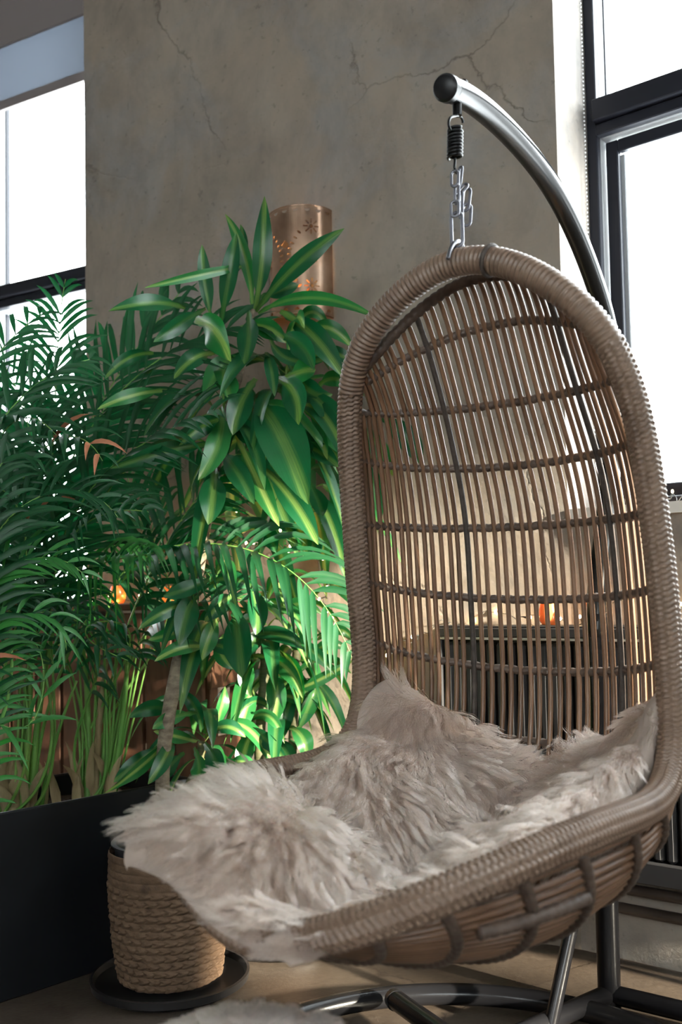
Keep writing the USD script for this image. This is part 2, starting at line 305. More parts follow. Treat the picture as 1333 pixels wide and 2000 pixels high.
rimW, rimF, rimZ = CubicSpline(_t, _w, bc_type=((2, 0), (2, 0))), CubicSpline(_t, _f, bc_type=((1, 0), (1, 0))), CubicSpline(_t, _z, bc_type=((1, 0), (1, 0)))
def rim_at(t): return rimW(t), rimF(t), rimZ(t)
tt = np.linspace(0, 1, 400)
half = np.stack(rim_at(tt), 1); half[0, 0] = 0; half[-1, 0] = 0
loop = np.vstack([half, (half * [-1, 1, 1])[::-1][1:-1]])
loop = np.vstack([loop, loop[:1]])
NR = 420                                                        # turns of wrapping round the rim
Pl = resample(loop, NR * 4 + 1)[:-1]
for _ in range(30): Pl = (np.roll(Pl, 1, 0) + 2 * Pl + np.roll(Pl, -1, 0)) / 4
Pw = loc(Pl[:, 0], Pl[:, 1], Pl[:, 2])
kk = 40; ii = np.arange(len(Pw)); aa = np.arange(kk)
col = (aa * 10 // kk)                                            # strands round the rim
ph = ii[:, None] / 4. + .5 * (col[None] % 2) * np.where(((ii > 150) & (ii < len(ii) - 150))[:, None], 1, 0)
edge = np.abs(((aa * 10 / kk) % 1) - .5)[None] * 2
weave = ((ii > 150) & (ii < len(ii) - 150))[:, None].astype(float)
bumpy = np.abs(np.sin(np.pi * ph)) ** .6
R_RIM = .0245
radm = 1 + .17 * (bumpy - .6) - .12 * weave * np.clip(edge - .6, 0, 1) / .4
chair = thing('hanging_chair', 'brown woven wicker egg-shaped hanging chair with tall open slatted back', 'chair', loc(0, 0, 0.))
part(chair, 'rim', tube(Pw, R_RIM, kk, closed=True, rad=radm), M_RIM, True, label='thick rounded rim wrapped in wicker strands')
# the shell: rim stations and the line down the middle of the back and seat
ST = [(.1756, -.058, 1.566), (.190, -.112, 1.488), (.206, -.180, 1.352), (.25, -.240, 1.235), (.315, -.282, 1.113), (.415, -.298, .962), (.475, -.305, .815), (.52, -.292, .672),
      (.56, -.245, .555), (.605, -.150, .470), (.65, -.03, .420), (.70, .10, .402), (.745, .22, .408), (.80, .34, .435), (.855, .45, .470), (.92, .535, .507), (.985, .58, .527)]
ST = np.array(ST); un = np.arange(len(ST)) / (len(ST) - 1.)
sT, sF, sZ = (CubicSpline(un, ST[:, k]) for k in range(3))
def shell(u, th, push=0.):
    """u 0..1 from the back's top to the front, th -pi/2..pi/2 from the left rim to the right rim; push: inwards"""
    u, th = np.broadcast_arrays(np.asarray(u, float), np.asarray(th, float))
    w, f, z = rim_at(sT(u)); c = np.maximum(np.cos(th), 1e-6) ** np.interp(u * (len(ST) - 1), [0, 1, 2, 3], [2.16, 1.55, 1.05, .9]); cf, cz = sF(u), sZ(u)
    df, dz = cf - f, cz - z; dl = np.sqrt(df ** 2 + dz ** 2) + 1e-6
    k = 1 - push / dl
    return loc((w - push * .6) * np.sin(th), f + df * c * k, z + dz * c * k)
TH = math.radians(86)
NS = 45
for i in range(NS):
    th = -TH + 2 * TH * (i + .5) / NS
    th = th + .005 * math.sin(i * 2.3)
    u0 = 0.0; u1 = 1.
    # short rods near the rims begin lower, where the rim takes them
    if abs(th) > 1.25: u0 = .125
    uu = np.linspace(u0, u1, 110)
    P = shell(uu, th + .002 * np.sin(uu * 9 + i))
    seam = i in (14, 30)
    part(chair, 'cane', tube(P, .0062 if seam else .0053, 7), M_CORD if seam else M_CANE, True, label='dark braided seam rod' if seam else None)
def wrapped(P, r, turns_per_m, k=12, amp=.22):
    P = np.asarray(P); L = np.linalg.norm(np.diff(P, axis=0), axis=1).sum(); n = max(12, int(L * turns_per_m * 5)); P = resample(P, n)
    a = np.arange(k) / k * 2 * np.pi; i = np.arange(n)[:, None]
    return tube(P, r, k, rad=1 + amp * (np.abs(np.sin(np.pi * i / 5. + a[None] * .5)) ** .7 - .6))
for j, u in enumerate(un):
    tm = TH if j not in (1,) else math.radians(66)
    th = np.linspace(-tm, tm, 90)
    P = shell(u, th, -.006)
    part(chair, 'crossrail', wrapped(P, .0084 if j else .0108, 62 if j < 9 else 48, amp=.26), M_RAIL, True)
part(chair, 'strut', wrapped(shell(np.linspace(.70, .80, 24), math.radians(72) + 0 * np.linspace(0, 1, 24), -.022), .0095, 62), M_RAIL, True, label='short wrapped rod under the seat rim')
kt = 30; tg = unit(Pw[kt + 2] - Pw[kt - 2]); e1 = unit(np.cross(tg, UZ)); e2 = np.cross(tg, e1)
part(chair, 'tie', tube(np.array([Pw[kt] + (math.cos(a) * e1 + math.sin(a) * e2) * (R_RIM + .002) for a in np.linspace(0, 6.2832, 33)[:-1]]), .0042, 8, closed=True), M_CORD, True, label='dark tie round the top of the rim')
# ------------------------------------------------------------------ stand of the chair
POLE = np.array([.605, 2.367, 0])
stand = thing('chair_stand', 'black tubular steel stand with curved overhead arm and ring base', 'stand', POLE)
ARM_PX = [(872, 172), (905, 186), (960, 226), (1020, 287), (1075, 360), (1125, 455), (1160, 545), (1184, 625), (1197, 700)]
TIPD = BASE + np.array([-.012, .0, 0])
def arm_pt(u, v):
    # the arm stands in the upright plane through the pole and the hanging point
    a = unit((POLE - BASE) * [1, 1, 0]); n = np.cross(a, UZ); return on_plane(u, v, BASE, n)
arm = [arm_pt(u, v) for u, v in ARM_PX]
arm_low = [arm_pt(1202, 800), POLE + UZ * .95, POLE + UZ * .55, POLE + UZ * .42]
armP = spline(np.array(arm + arm_low), 120)
part(stand, 'arm', tube(armP[:96], .0235, 24), M_ARM, True, label='curved grey steel arm')
part(stand, 'pole', tube(spline(np.array([armP[92], POLE + UZ * .55, POLE + UZ * .012]), 20), .0265, 24), M_STEEL, True)
part(stand, 'end_cap', tube(np.array([armP[0] + unit(armP[0] - armP[3]) * d for d in (.013, .010, .004, -.012)]), np.array([.014, .021, .0248, .0250]), 24), M_SPRING, 30, label='rounded black plastic end cap')
RC = BASE + np.array([-.03, .06, 0]); RR = .545
ringP = np.array([RC + RR * np.array([math.cos(a), math.sin(a), 0]) + UZ * .030 for a in np.linspace(0, 2 * math.pi, 97)[:-1]])
part(stand, 'ring', tube(ringP, .0245, 18, closed=True), M_STEEL, True)
strutA = on_floor(772, 1952, .055)
for q in (strutA, RC + (RC - strutA) * [1, 1, 0] * .97 + UZ * .055): pass
inner = POLE + UZ * .055
part(stand, 'crossbar', tube(np.array([strutA + unit(strutA - (RC + [.35, -.42, .055])) * 0.0, RC + np.array([.33, -.40, .055])]), .0225, 18), M_STEEL, 30)
part(stand, 'rubber_foot', tube(np.array([strutA + unit(strutA - RC) * d * [1, 1, 0] for d in (-.01, .006, .012, .014)]), np.array([.0235, .0235, .019, .008]), 16), M_SPRING, 30)
bt = POLE + UZ * .50
part(stand, 'brace', tube(np.array([bt + np.array([-.015, -.02, 0]), on_floor(1075, 2012, .03)]), .0155, 14), M_STEEL, True)
part(stand, 'base_bar', tube(np.array([POLE + UZ * .04, POLE + np.array([-.36, -.30, .04])]), .022, 14), M_STEEL, True)
part(stand, 'base_bar', tube(np.array([POLE + UZ * .04, POLE + np.array([.26, -.20, .04])]), .022, 14), M_STEEL, True)
for k, (h, a) in enumerate(((.565, .3), (.30, 2.6))):
    c = POLE + UZ * h + np.array([math.cos(a), -.6 * math.sin(a), 0]) * .028
    part(stand, 'bolt', tube(np.array([c, c + np.array([math.cos(a), -.6 * math.sin(a), 0]) * .014]), .009, 6), M_CHAIN, False)
part(stand, 'collar', tube(np.array([POLE + UZ * .50, POLE + UZ * .56]), .0295, 24), M_STEEL, 30)
# hook pin under the arm, spring and chain
hx = arm_pt(893, 205)
pin = [arm_pt(891, 178), arm_pt(893, 200), arm_pt(894, 226)]
part(stand, 'hook_pin', tube(np.array(pin), .0085, 12), M_ARM, 30)
pb = arm_pt(907, 160)
part(stand, 'bolt', tube(np.array([arm_pt(905, 172), pb]), .008, 10), M_SPRING, 30)
def px(u, v): return arm_pt(u, v)
ax1 = unit(CS * .8 + CF * .6)
def wire_px(pts, r, n=40, k=8): return tube(spline(np.array([px(*p) for p in pts]), n), r, k)
spring = thing('spring', 'black coiled steel spring hanging from hook of chair stand', 'spring', px(890, 280))
c0, c1 = px(890, 252), px(889, 308)
tn = np.linspace(0, 8.5, 8 * 20); ex, ey = unit(np.cross(UZ, CF)), CF
coil = np.array([c0 + (c1 - c0) * (t / 8.5) + .0125 * (math.cos(2 * math.pi * t) * ex + math.sin(2 * math.pi * t) * ey) for t in tn])
part(spring, 'coil', tube(coil, .0030, 8), M_SPRING, True)
part(spring, 'hook', wire_px([(881, 254), (877, 243), (879, 232), (888, 227), (897, 226), (903, 232), (905, 240)], .0026), M_SPRING, True)
part(spring, 'hook', wire_px([(889, 308), (889, 318), (889, 330), (892, 337), (896, 335)], .0026), M_SPRING, True)
chain = thing('chain', 'dark steel link chain between spring and top of wicker chair', 'chain', px(890, 400))
def link(cu, cv, hgt, wid, ang=0., r=.0030, turn=0.):
    c = px(cu, cv); up = unit(px(cu, cv - 10) - c); sc = np.linalg.norm(px(cu, cv - 10) - c) / 10
    side0 = unit(np.cross(up, c - EYE)); dep = unit(np.cross(side0, up)); side = side0 * math.cos(turn) + dep * math.sin(turn)
    u2 = up * math.cos(ang) + side0 * math.sin(ang); side = side - u2 * np.dot(side, u2); side = unit(side)
    h, w = hgt * sc / 2, wid * sc / 2
    a = np.linspace(0, 2 * math.pi, 41)[:-1]
    P = np.array([c + side * w * math.cos(t) + u2 * (w * math.sin(t) + math.copysign(max(h - w, 0), math.sin(t))) for t in a])
    part(chain, 'link', tube(resample(np.vstack([P, P[:1]]), 41)[:-1], r, 8, closed=True), M_CHAIN, True)
for L_ in ((889, 349, 30, 14, 0, .0028, .35), (899, 345, 38, 9, -.1, .0028, .9), (893, 379, 38, 14, 0, .0028, 1.0), (889, 408, 30, 15, 0, .0028, .25), (902, 371, 30, 12, -.75, .0028, .5), (911, 390, 44, 14, -.1, .0030, .3), (912, 420, 42, 16, -.05, .0030, .1), (901, 400, 50, 10, .0, .0028, 1.0), (893, 449, 68, 22, .03, .0034, .35)):
    link(*L_)
hoop = [loc(s, f, z) for s, f, z in ((-.026, .0, 1.575), (-.020, .01, 1.625), (0.0, .015, 1.647), (.020, .01, 1.625), (.026, .0, 1.575))]
part(chain, 'shackle', wire_px([(876, 506), (880, 488), (889, 474), (898, 472), (905, 482), (910, 500)], .0040), M_CHAIN, True, label='shackle looped round the rim')

# ------------------------------------------------------------------ fur
def fur(parent, verts, faces, count, length, flow, clump, width=.00088, seed=1, name='pile', keep=None, tone=(.72, 1.02), inside=None, strand=None):
    """locks of hair rooted on a mesh. flow(points, normals) -> lying direction of the hair"""
    rg = np.random.default_rng(seed)
    m = trimesh.Trimesh(verts, faces, process=False)
    A = m.area_faces; cum = np.cumsum(A); fi = np.searchsorted(cum, rg.random(count) * cum[-1])
    r1, r2 = np.sqrt(rg.random(count)), rg.random(count); tri = m.triangles[fi]
    P = (1 - r1)[:, None] * tri[:, 0] + (r1 * (1 - r2))[:, None] * tri[:, 1] + (r1 * r2)[:, None] * tri[:, 2]
    Nv = m.vertex_normals[m.faces[fi]]; N = (1 - r1)[:, None] * Nv[:, 0] + (r1 * (1 - r2))[:, None] * Nv[:, 1] + (r1 * r2)[:, None] * Nv[:, 2]
    N /= np.linalg.norm(N, axis=1)[:, None] + 1e-9
    if keep is not None:
        k = keep(P, N); P, N = P[k], N[k]
    n = len(P)
    D = flow(P, N); D = D - N * (D * N).sum(1)[:, None]; D /= np.linalg.norm(D, axis=1)[:, None] + 1e-9
    L = length * (.65 + .5 * rg.random(n))
    S = np.linspace(0, 1, 7)
    from scipy.spatial import cKDTree
    ci = rg.choice(n, max(8, n // clump), replace=False); _, own = cKDTree(P[ci]).query(P)
    jit = rg.normal(0, .13, (len(ci), 3))[own]; D = D + jit; L = L * (.85 + .3 * rg.random(len(ci)))[own]
    lift = .42 + .30 * (rg.random(len(ci))[own] - .5)[:, None]
    dirs = N * lift + D * .9 + rg.normal(0, .07, (n, 3)); dirs /= np.linalg.norm(dirs, axis=1)[:, None]
    pts = [P - N * .002]
    d = dirs
    swirl = np.stack([meshkit.noise(P * 22 + q, 11 + i) for i, q in enumerate((0, 31.7, 77.1))], 1) - .5
    for s in S[1:]:
        d = d + (D * .35 - UZ * .09 + swirl * .75) / 6 * 1.6 - N * .06; d /= np.linalg.norm(d, axis=1)[:, None]
        pts.append(pts[-1] + d * (L / 6)[:, None])
    C = np.stack(pts, 1)
    # gather into locks
    lead = C[ci][own]; wgt = (S ** 1.2 * .68)[None, :, None]
    C = C * (1 - wgt) + (lead + (C[:, :1] - lead[:, :1]) * (1 - S * .85)[None, :, None]) * wgt
    cq = rg.random((len(ci), 3))[own]; cd = np.cross(lead[:, -1] - lead[:, 0], cq - .5); cd /= np.linalg.norm(cd, axis=1)[:, None] + 1e-9
    C = C + cd[:, None] * (np.sin(S[None] * (4.5 + 4 * cq[:, :1]) + 6.28 * cq[:, 1:2]) * S[None] * length * .055)[..., None]
    C = C + rg.normal(0, .0012, C.shape) * S[None, :, None]
    if inside is not None:
        ok = inside(C); C, own = C[ok], own[ok]; n = len(C)
    path = free_path(parent, name); o = origin_of(parent)
    cv = UsdGeom.BasisCurves.Define(stage, path)
    cv.CreateTypeAttr('linear'); cv.CreateCurveVertexCountsAttr(Vt.IntArray.FromNumpy(np.full(n, 7, np.int32)))
    cv.CreatePointsAttr(Vt.Vec3fArray.FromNumpy((C.reshape(-1, 3) - o).astype(np.float32)))
    W = (np.array([.9, 1, 1, .95, .85, .65, .3]) * width)[None] * (.8 + .4 * rg.random(n))[:, None]
    cv.CreateWidthsAttr(Vt.FloatArray.FromNumpy(W.ravel().astype(np.float32))); cv.SetWidthsInterpolation('vertex')
    t = tone[0] + (tone[1] - tone[0]) * (.45 * rg.random(len(own)) + .55 * rg.random(len(ci))[own])
    UsdGeom.PrimvarsAPI(cv).CreatePrimvar('tone', Sdf.ValueTypeNames.FloatArray, 'uniform').Set(Vt.FloatArray.FromNumpy(t.astype(np.float32)))
    UsdShade.MaterialBindingAPI.Apply(cv.GetPrim()).Bind(strand or M_PILE); tag(cv.GetPrim(), None, None, None, 'stuff')

bcol = np.array([-1.10, -1, -.75, -.5, -.25, 0, .25, .5, .75, 1, 1.10])
def sym(*a): return np.array(list(a) + list(a[:-1])[::-1])
z0 = np.array([.79, .755, .705, .665, .635, .660, .690, .735, .80])
f0 = -.075 - .195 * np.sqrt(1 - (np.array([-1, -.75, -.5, -.25, 0, .25, .5, .75, 1]) * .29 / .33) ** 2)
rows = [(.285, f0 - .005, z0 - .13), (.295, f0 + .01, z0 - .02), (.302, f0 + .05, z0), (.302, f0 + .11, z0 - .045),
        (.300, f0 * .35 + .02, [.70, .675, .63, .575, .53, .575, .63, .675, .71]), (.285, np.full(9, .11), [.655, .635, .59, .53, .485, .54, .60, .645, .66]), (.285, np.full(9, .21), [.635, .605, .565, .52, .475, .545, .605, .64, .645]),
        (.285, np.full(9, .32), [.655, .65, .625, .595, .535, .525, .575, .615, .63]), (.265, np.full(9, .44), [.645, .665, .66, .64, .59, .53, .555, .585, .60]), (.225, np.full(9, .52), [.615, .635, .645, .635, .605, .545, .545, .56, .57]),
        (.180, np.full(9, .585), [.585, .605, .615, .61, .59, .56, .55, .55, .54]), (.160, np.full(9, .625), [.565, .58, .585, .578, .56, .545, .54, .535, .53]), (.15, np.full(9, .632), [.54, .55, .555, .55, .54, .54, .535, .53, .525])]
SHIFT = {9: -.025, 10: -.04, 11: -.045, 12: -.045}
G = np.zeros((len(rows), 11, 3))
for i, (w, f, z) in enumerate(rows):
    f, z = np.array(f), np.array(z)
    s9 = np.array([-1, -.75, -.5, -.25, 0, .25, .5, .75, 1]) * w
    sh = SHIFT.get(i, 0.)
    G[i, 1:-1] = loc(s9 + sh, f, z)
    G[i, 0] = loc(-w - (.004 if i < 8 else .001) + sh, f[0], z[0] - (.055 if i < 8 else .006)); G[i, -1] = loc(w + (.004 if i < 6 else -.02 if i < 9 else .001) + sh, f[-1], z[-1] - (.055 if i < 6 else .03 if i < 9 else .004))
ri = np.arange(len(rows)); ru = np.linspace(0, len(rows) - 1, 90); cu_ = np.linspace(-1.10, 1.10, 80)
V = np.stack([RectBivariateSpline(ri, bcol, G[..., k], kx=3, ky=3, s=0)(ru, cu_) for k in range(3)], -1)
cv_, cf_ = grid(V)
if (trimesh.Trimesh(cv_, cf_, process=False).face_normals[:, 2].mean()) < 0: cf_ = cf_[:, ::-1]
cushion = thing('fur_cushion', 'fluffy beige long-haired fur cushion filling the seat of the wicker chair', 'cushion', loc(0, .2, .48))
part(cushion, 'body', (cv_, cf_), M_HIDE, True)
LOBES = [loc(-.12, .47, .65), loc(-.21, -.03, .72), loc(.22, -.03, .72), loc(.24, .30, .62)]
LDIR = [-CS * .35 + CF * .45 - UZ * .35, CF * .5 + CS * .25 - UZ * .5, -CS * .35 + CF * .3 - UZ * .45, CF * .45 - CS * .1 - UZ * .2]
def flow_c(P, N):
    d = np.stack([np.linalg.norm(P - c, axis=1) for c in LOBES], 1); w = np.exp(-(d / .15) ** 2) + 1e-4
    out = sum(w[:, i:i + 1] * ((P - LOBES[i]) / (d[:, i:i + 1] + .06) * .75 + LDIR[i] * .8) for i in range(4)) / w.sum(1)[:, None]
    nz = np.stack([meshkit.noise(P * 9 + 5 * i, 21 + i) for i in range(3)], 1) - .5
    return out - UZ * .12 + nz * 1.5
_rs = np.linspace(.62, 1, 60); _rw, _rf, _rz = rim_at(_rs)
def inside(C):
    """hair that would stick out through the canes below the rim is shorn"""
    q = C - BASE; s_, f_, z_ = q @ CS, q @ CF, q[..., 2]
    wl = np.interp(f_, np.r_[-.1, .0, _rf[:50]], np.r_[.30, .33, _rw[:50]]); zl = np.interp(f_, np.r_[-.1, .0, _rf[:50]], np.r_[.78, .66, _rz[:50]])
    bad = (np.abs(s_) > wl - .028) & (z_ < zl + .020) & (f_ < .50)
    bad |= (s_ > .06) & (f_ > .50) & (z_ < .53) | (z_ < np.interp(s_, [-.24, -.17, -.09, -.03, .04, .12], [.652, .636, .606, .576, .545, .525]) - .010) & (f_ > .5) | (z_ < .455)
    zc = np.interp(f_, [-.3, -.245, -.15, -.03, .10, .22, .34, .45, .535, .58], [.7, .555, .47, .42, .402, .408, .435, .47, .507, .527])
    bad |= (z_ < zl - (zl - zc) * np.sqrt(np.clip(1 - (s_ / (wl + .001)) ** 2, 0, 1)) + .014) & (f_ < .57)
    bad |= (f_ > .672) | (s_ < -.275) & (f_ > .45)
    bad |= (f_ < -.06) & (f_ < -.045 - .23 * np.sqrt(np.clip(1 - (s_ / .31) ** 2, 0, 1)))
    return ~bad.any(1)
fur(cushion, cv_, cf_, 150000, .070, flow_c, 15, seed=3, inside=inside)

# a fur stool right in front of the camera: only its top comes into the picture
pf = np.array([-.128, 1.23, 0])
pouf = thing('fur_stool', 'small round stool with pale fluffy fur top at bottom edge', 'stool', pf)
prof = [(0., .458), (.05, .455), (.10, .442), (.14, .420), (.165, .388), (.172, .34), (.165, .30), (0., .30)]
dm = lathe(prof[::-1], pf, 40)
if dm.volume < 0: dm.faces = dm.faces[:, ::-1]
part(pouf, 'seat', dm, plain('stool_hide', (.62, .53, .48), .9), True)
for k in range(3):
    a = .5 + k * 2.094; q = np.array([math.cos(a), math.sin(a), 0]); part(pouf, 'leg', tube(np.array([pf + q * .10 + UZ * .31, pf + q * .15]), np.array([.016, .011]), 10), M_CANE, True)
fur(pouf, dm.vertices, dm.faces, 16000, .036, lambda P, N: (P - pf) * [1, 1, 0] * 6 - UZ * .3 + (np.stack([meshkit.noise(P * 14 + 5 * i, 41 + i) for i in range(3)], 1) - .5), 18, seed=5, strand=M_PALE, keep=lambda P, N: P[:, 2] > .36, tone=(.9, 1.02))

# ------------------------------------------------------------------ radiator and pipes along the right wall
M_RAD = plain('radiator_charcoal', (.022, .022, .024), .38)
M_RADB = plain('radiator_back_bronze', (.045, .030, .019), .45)
M_RADL = plain('radiator_trim_pale', (.72, .70, .64), .4)
M_PIPE = varied('pipe_brown', (.030, .022, .018), (.055, .040, .032), 12., .4)
r0 = np.array([.279, 2.906, 0])
RL = 1.36
def rb(sa, sb, za, zb, na, nb, r=.003): return bbox(r0 + DB * (sa + sb) / 2 + NB * (na + nb) / 2 + UZ * (za + zb) / 2, DB, NB, UZ, (sb - sa, nb - na, zb - za), r)
rad = thing('radiator', 'long charcoal column radiator under window behind wicker chair', 'radiator', r0 + DB * RL / 2)
part(rad, 'back_panel', rb(.01, RL - .01, .27, .845, .055, .07), M_RADB, False)
part(rad, 'top_grille', cat(rb(0, RL, .853, .880, -.01, .105), *[rb(.0, RL, .880, .886, -.006 + .024 * k, .006 + .024 * k) for k in range(5)]), M_RAD, False)
part(rad, 'trim_strip', rb(.0, RL, .846, .853, -.008, .10), M_RADL, False, label='thin pale strip under the grille')
part(rad, 'end_plate', rb(0, .012, .26, .846, -.005, .10), M_RAD, False); part(rad, 'end_plate', rb(RL - .012, RL, .26, .846, -.005, .10), M_RAD, False)
part(rad, 'bottom_rail', rb(0, RL, .245, .30, -.012, .10), M_RAD, False)
nc = int((RL - .04) / .0335)
for k in range(nc):
    part(rad, 'column', rb(.018 + k * .0335, .018 + k * .0335 + .027, .30, .838, .002, .045, .008), M_RAD, 30)
for k, q in enumerate((.12, RL - .12)): part(rad, 'leg', rb(q, q + .04, 0, .245, .02, .05), M_RAD, False)
for k, (z, nm) in enumerate(((.200, 'upper'), (.148, 'lower'))):
    pp = thing('heating_pipe', f'dark brown horizontal heating pipe near the floor, the {nm} of two', 'pipe', J + DB * .8 - NB * .045 + UZ * z, group=None)
    part(pp, 'tube', tube(np.array([J + DB * q - NB * .045 + UZ * z for q in (.03, .5, 1.2, 2.4)]), .0145, 14), M_PIPE, True)
    for q in (.35, 1.1): part(pp, 'bracket', bbox(J + DB * q - NB * .024 + UZ * z, DB, NB, UZ, (.022, .046, .036)), M_PIPE, False)

# ------------------------------------------------------------------ copper wall lamp
M_COP = mat('copper_sheet', {'g': ('geometry', {}), 'n': ('noise_texture', dict(scale=9., detail=4.)), 'r': ('rgb_ramp', dict(ramp=[(.3, (.34, .21, .14)), (.6, (.52, .345, .24)), (.8, (.58, .42, .32))])), 'n2': ('noise_texture', dict(scale=4., detail=3.)), 'rr': ('map_range', dict(from_min=.3, from_max=.7, to_min=.20, to_max=.34)),
                             'b': ('bump', dict(strength=.25, distance=.004)), 'p': ('principled_bsdf', dict(metallic=.92))},
             [('g.position', 'n.vector'), ('n.fac', 'r.fac'), ('r.color', 'p.base_color'), ('g.position', 'n2.vector'), ('n2.fac', 'rr.value'), ('rr.result', 'p.roughness'), ('n2.fac', 'b.height'), ('b.normal', 'p.normal')])
def glow(name, col, k): return mat(name, {'e': ('emission', dict(color=col, strength=k))}, surface='e.emission')
M_BULB = glow('warm_bulb', (1, .50, .16), 12.)
M_LED = glow('warm_led', (1, .58, .24), 60.)
SR, SH = .108, .345
sc = on_plane(594, 528, J, NA); szc = sc[2]
sconce = thing('wall_lamp', 'half-round copper wall lamp punched with suns and scalloped edges', 'wall lamp', sc)
sheet = sbox(-math.pi * SR / 2, -SH / 2, math.pi * SR / 2, SH / 2); holes = []
def sun_hole(x, y, r=.010):
    holes.append(Point(x, y).buffer(.0060))
    for k in range(8):
        a = k * math.pi / 4; p = sbox(.0105, -.0021, .0250, .0021)
        holes.append(affinity.translate(affinity.rotate(p, math.degrees(a), origin=(0, 0)), x, y))
for x in (-.085, .085):
    for y in (.105, .01, -.085): sun_hole(x * 1.0, y)
for k in range(9):
    x = (k - 4) * .0365
    for y, sg in ((SH / 2 - .012, -1), (-SH / 2 + .012, 1)):
        holes.append(Point(x, y).buffer(.0085).intersection(sbox(-1, y, 1, 1) if sg > 0 else sbox(-1, -1, 1, y)))
for sg in (-1, 1):                                               # leaf rows curving about the middle
    for k in range(11):
        q = (k - 5) / 5.; x, y = sg * (.012 + .035 * q * q), .085 * q
        holes.append(affinity.translate(affinity.rotate(affinity.scale(Point(0, 0).buffer(1, 8), .0070, .0032), sg * q * -40, origin=(0, 0)), x, y))
for y in (.05, -.05): holes.append(affinity.translate(affinity.rotate(sbox(-.010, -.010, .010, .010), 45), 0, y))
sheet = sheet.difference(unary_union(holes))
pieces = []
for q in np.arange(-math.pi * SR / 2, math.pi * SR / 2 - 1e-6, math.pi * SR / 44):
    g = sheet.intersection(sbox(q, -1, q + math.pi * SR / 44, 1))
    for gg in getattr(g, 'geoms', [g]):
        if gg.area > 1e-9 and gg.geom_type == 'Polygon': pieces.append(trimesh.creation.extrude_polygon(gg, .0012, engine='earcut'))
sm = cat(*pieces); v = sm.vertices; th = v[:, 0] / SR; rr_ = SR + v[:, 2]
sm = trimesh.Trimesh(sc + np.outer(rr_ * np.sin(th), -DA) - np.outer(rr_ * np.cos(th) + .004, NA) + np.outer(v[:, 1], UZ), sm.faces, process=False); sm.fix_normals()
part(sconce, 'shade', sm, M_COP, 25)
for zz in (SH / 2, -SH / 2):
    P = np.array([sc + SR * math.sin(t) * -DA - (SR * math.cos(t) + .004) * NA + UZ * zz for t in np.linspace(-math.pi / 2, math.pi / 2, 40)]); part(sconce, 'rolled_edge', tube(P, .0028, 8), M_COP, True)
part(sconce, 'back_plate', obox(sc - NA * .003, DA, NA, UZ, (.05, .005, .30)), M_COP, False)
bm = trimesh.creation.icosphere(2, .020); bm.apply_translation(sc - NA * .05 + UZ * .0); part(sconce, 'bulb', bm, M_BULB, True)

# ------------------------------------------------------------------ roller blind of the left window, bead chain of the right one
M_BLIND = mat('blind_screen', {'d': ('principled_bsdf', dict(base_color=(.10, .105, .115), roughness=.8)), 't': ('translucent_bsdf', dict(color=(.20, .215, .24))), 'm': ('mix_closure', dict(fac=.6))}, [('d.BSDF', 'm.closure1'), ('t.BSDF', 'm.closure2')], surface='m.closure')
M_BAR = plain('blind_bar', (.17, .145, .14), .5)
zb = 3.01; nb_ = .075
blind = thing('roller_blind', 'dark grey translucent roller blind pulled partly down over left window', 'blind', J + DA * (SL + .9) + NA * nb_ + UZ * 3.4)
bc = lambda za, zb_, t, nn: bbox(J + DA * (SL + .875) + NA * nn + UZ * (za + zb_) / 2, DA, NA, UZ, (1.71, t, zb_ - za), .0006)
part(blind, 'fabric', bc(zb, HEAD - .05, .0016, nb_), M_BLIND, False)
part(blind, 'bottom_bar', bc(zb - .035, zb + .003, .016, nb_), M_BAR, False)
part(blind, 'roller', tube(np.array([J + DA * (SL + q) + NA * nb_ + UZ * (HEAD - .045) for q in (.02, 1.73)]), .034, 18), M_BAR, 30)
part(blind, 'valance', bc(3.20, HEAD - .002, .012, nb_ - .05), M_BAR, False, label='brown-grey box over the roller')
bead = plain('bead_plastic', (.70, .71, .72), .35)
bchain = thing('bead_chain', 'thin white bead chain loop hanging beside the right window frame', 'blind chain', J + DB * .02 + NB * .12 + UZ * 1.5)
for q, nn in ((.012, .16), (.012, .215)):
    P0 = J + DB * q + NB * nn
    zz = np.arange(1.35, HEAD - .01, .012); ic = trimesh.creation.icosphere(0, .0030); bs = []
    V_ = np.concatenate([ic.vertices + P0 + UZ * z for z in zz]); F_ = np.concatenate([ic.faces + i * len(ic.vertices) for i in range(len(zz))])
    part(bchain, 'strand', (V_, F_), bead, True)
part(bchain, 'strand', tube(np.array([J + DB * .012 + NB * (.1875 - .0275 * math.cos(a)) + UZ * (1.35 - .0275 * math.sin(a)) for a in np.linspace(0, math.pi, 12)]), .0026, 6), bead, True)
part(bchain, 'guide', obox(J + DB * .006 + NB * .1875 + UZ * (HEAD - .03), DB, NB, UZ, (.02, .07, .06)), bead, False)

# ------------------------------------------------------------------ planter, crate, pots
M_PLANTER = plain('planter_black', (.0045, .0055, .007), .5, spec=.18, bump=(220., .12, .0006))
M_SOIL = varied('potting_soil', (.018, .012, .009), (.05, .034, .024), 40., .95, .2, bump=(90., 1., .012))
M_WOOD = varied('crate_board', (.050, .021, .011), (.115, .050, .025), 7., .6, .35, stretch=(3, 3, .35), bump=(60., .3, .002), c3=(.08, .035, .018), per_object=.25)
P0 = np.array([-.851, 2.481, 0]); PD = unit([.692, .722, 0]); PN = unit([-.722, .692, 0])
def pl(a0, a1, b0, b1, za, zb, r=.004): return bbox(P0 + PD * (a0 + a1) / 2 + PN * (b0 + b1) / 2 + UZ * (za + zb) / 2, PD, PN, UZ, (a1 - a0, b1 - b0, zb - za), r)
A0, A1, PW, PZ = -1.0, .60, .39, .458
planter = thing('planter_box', 'long matte black planter trough holding the palms at left', 'planter', P0 + PN * .2 + PD * -.2)
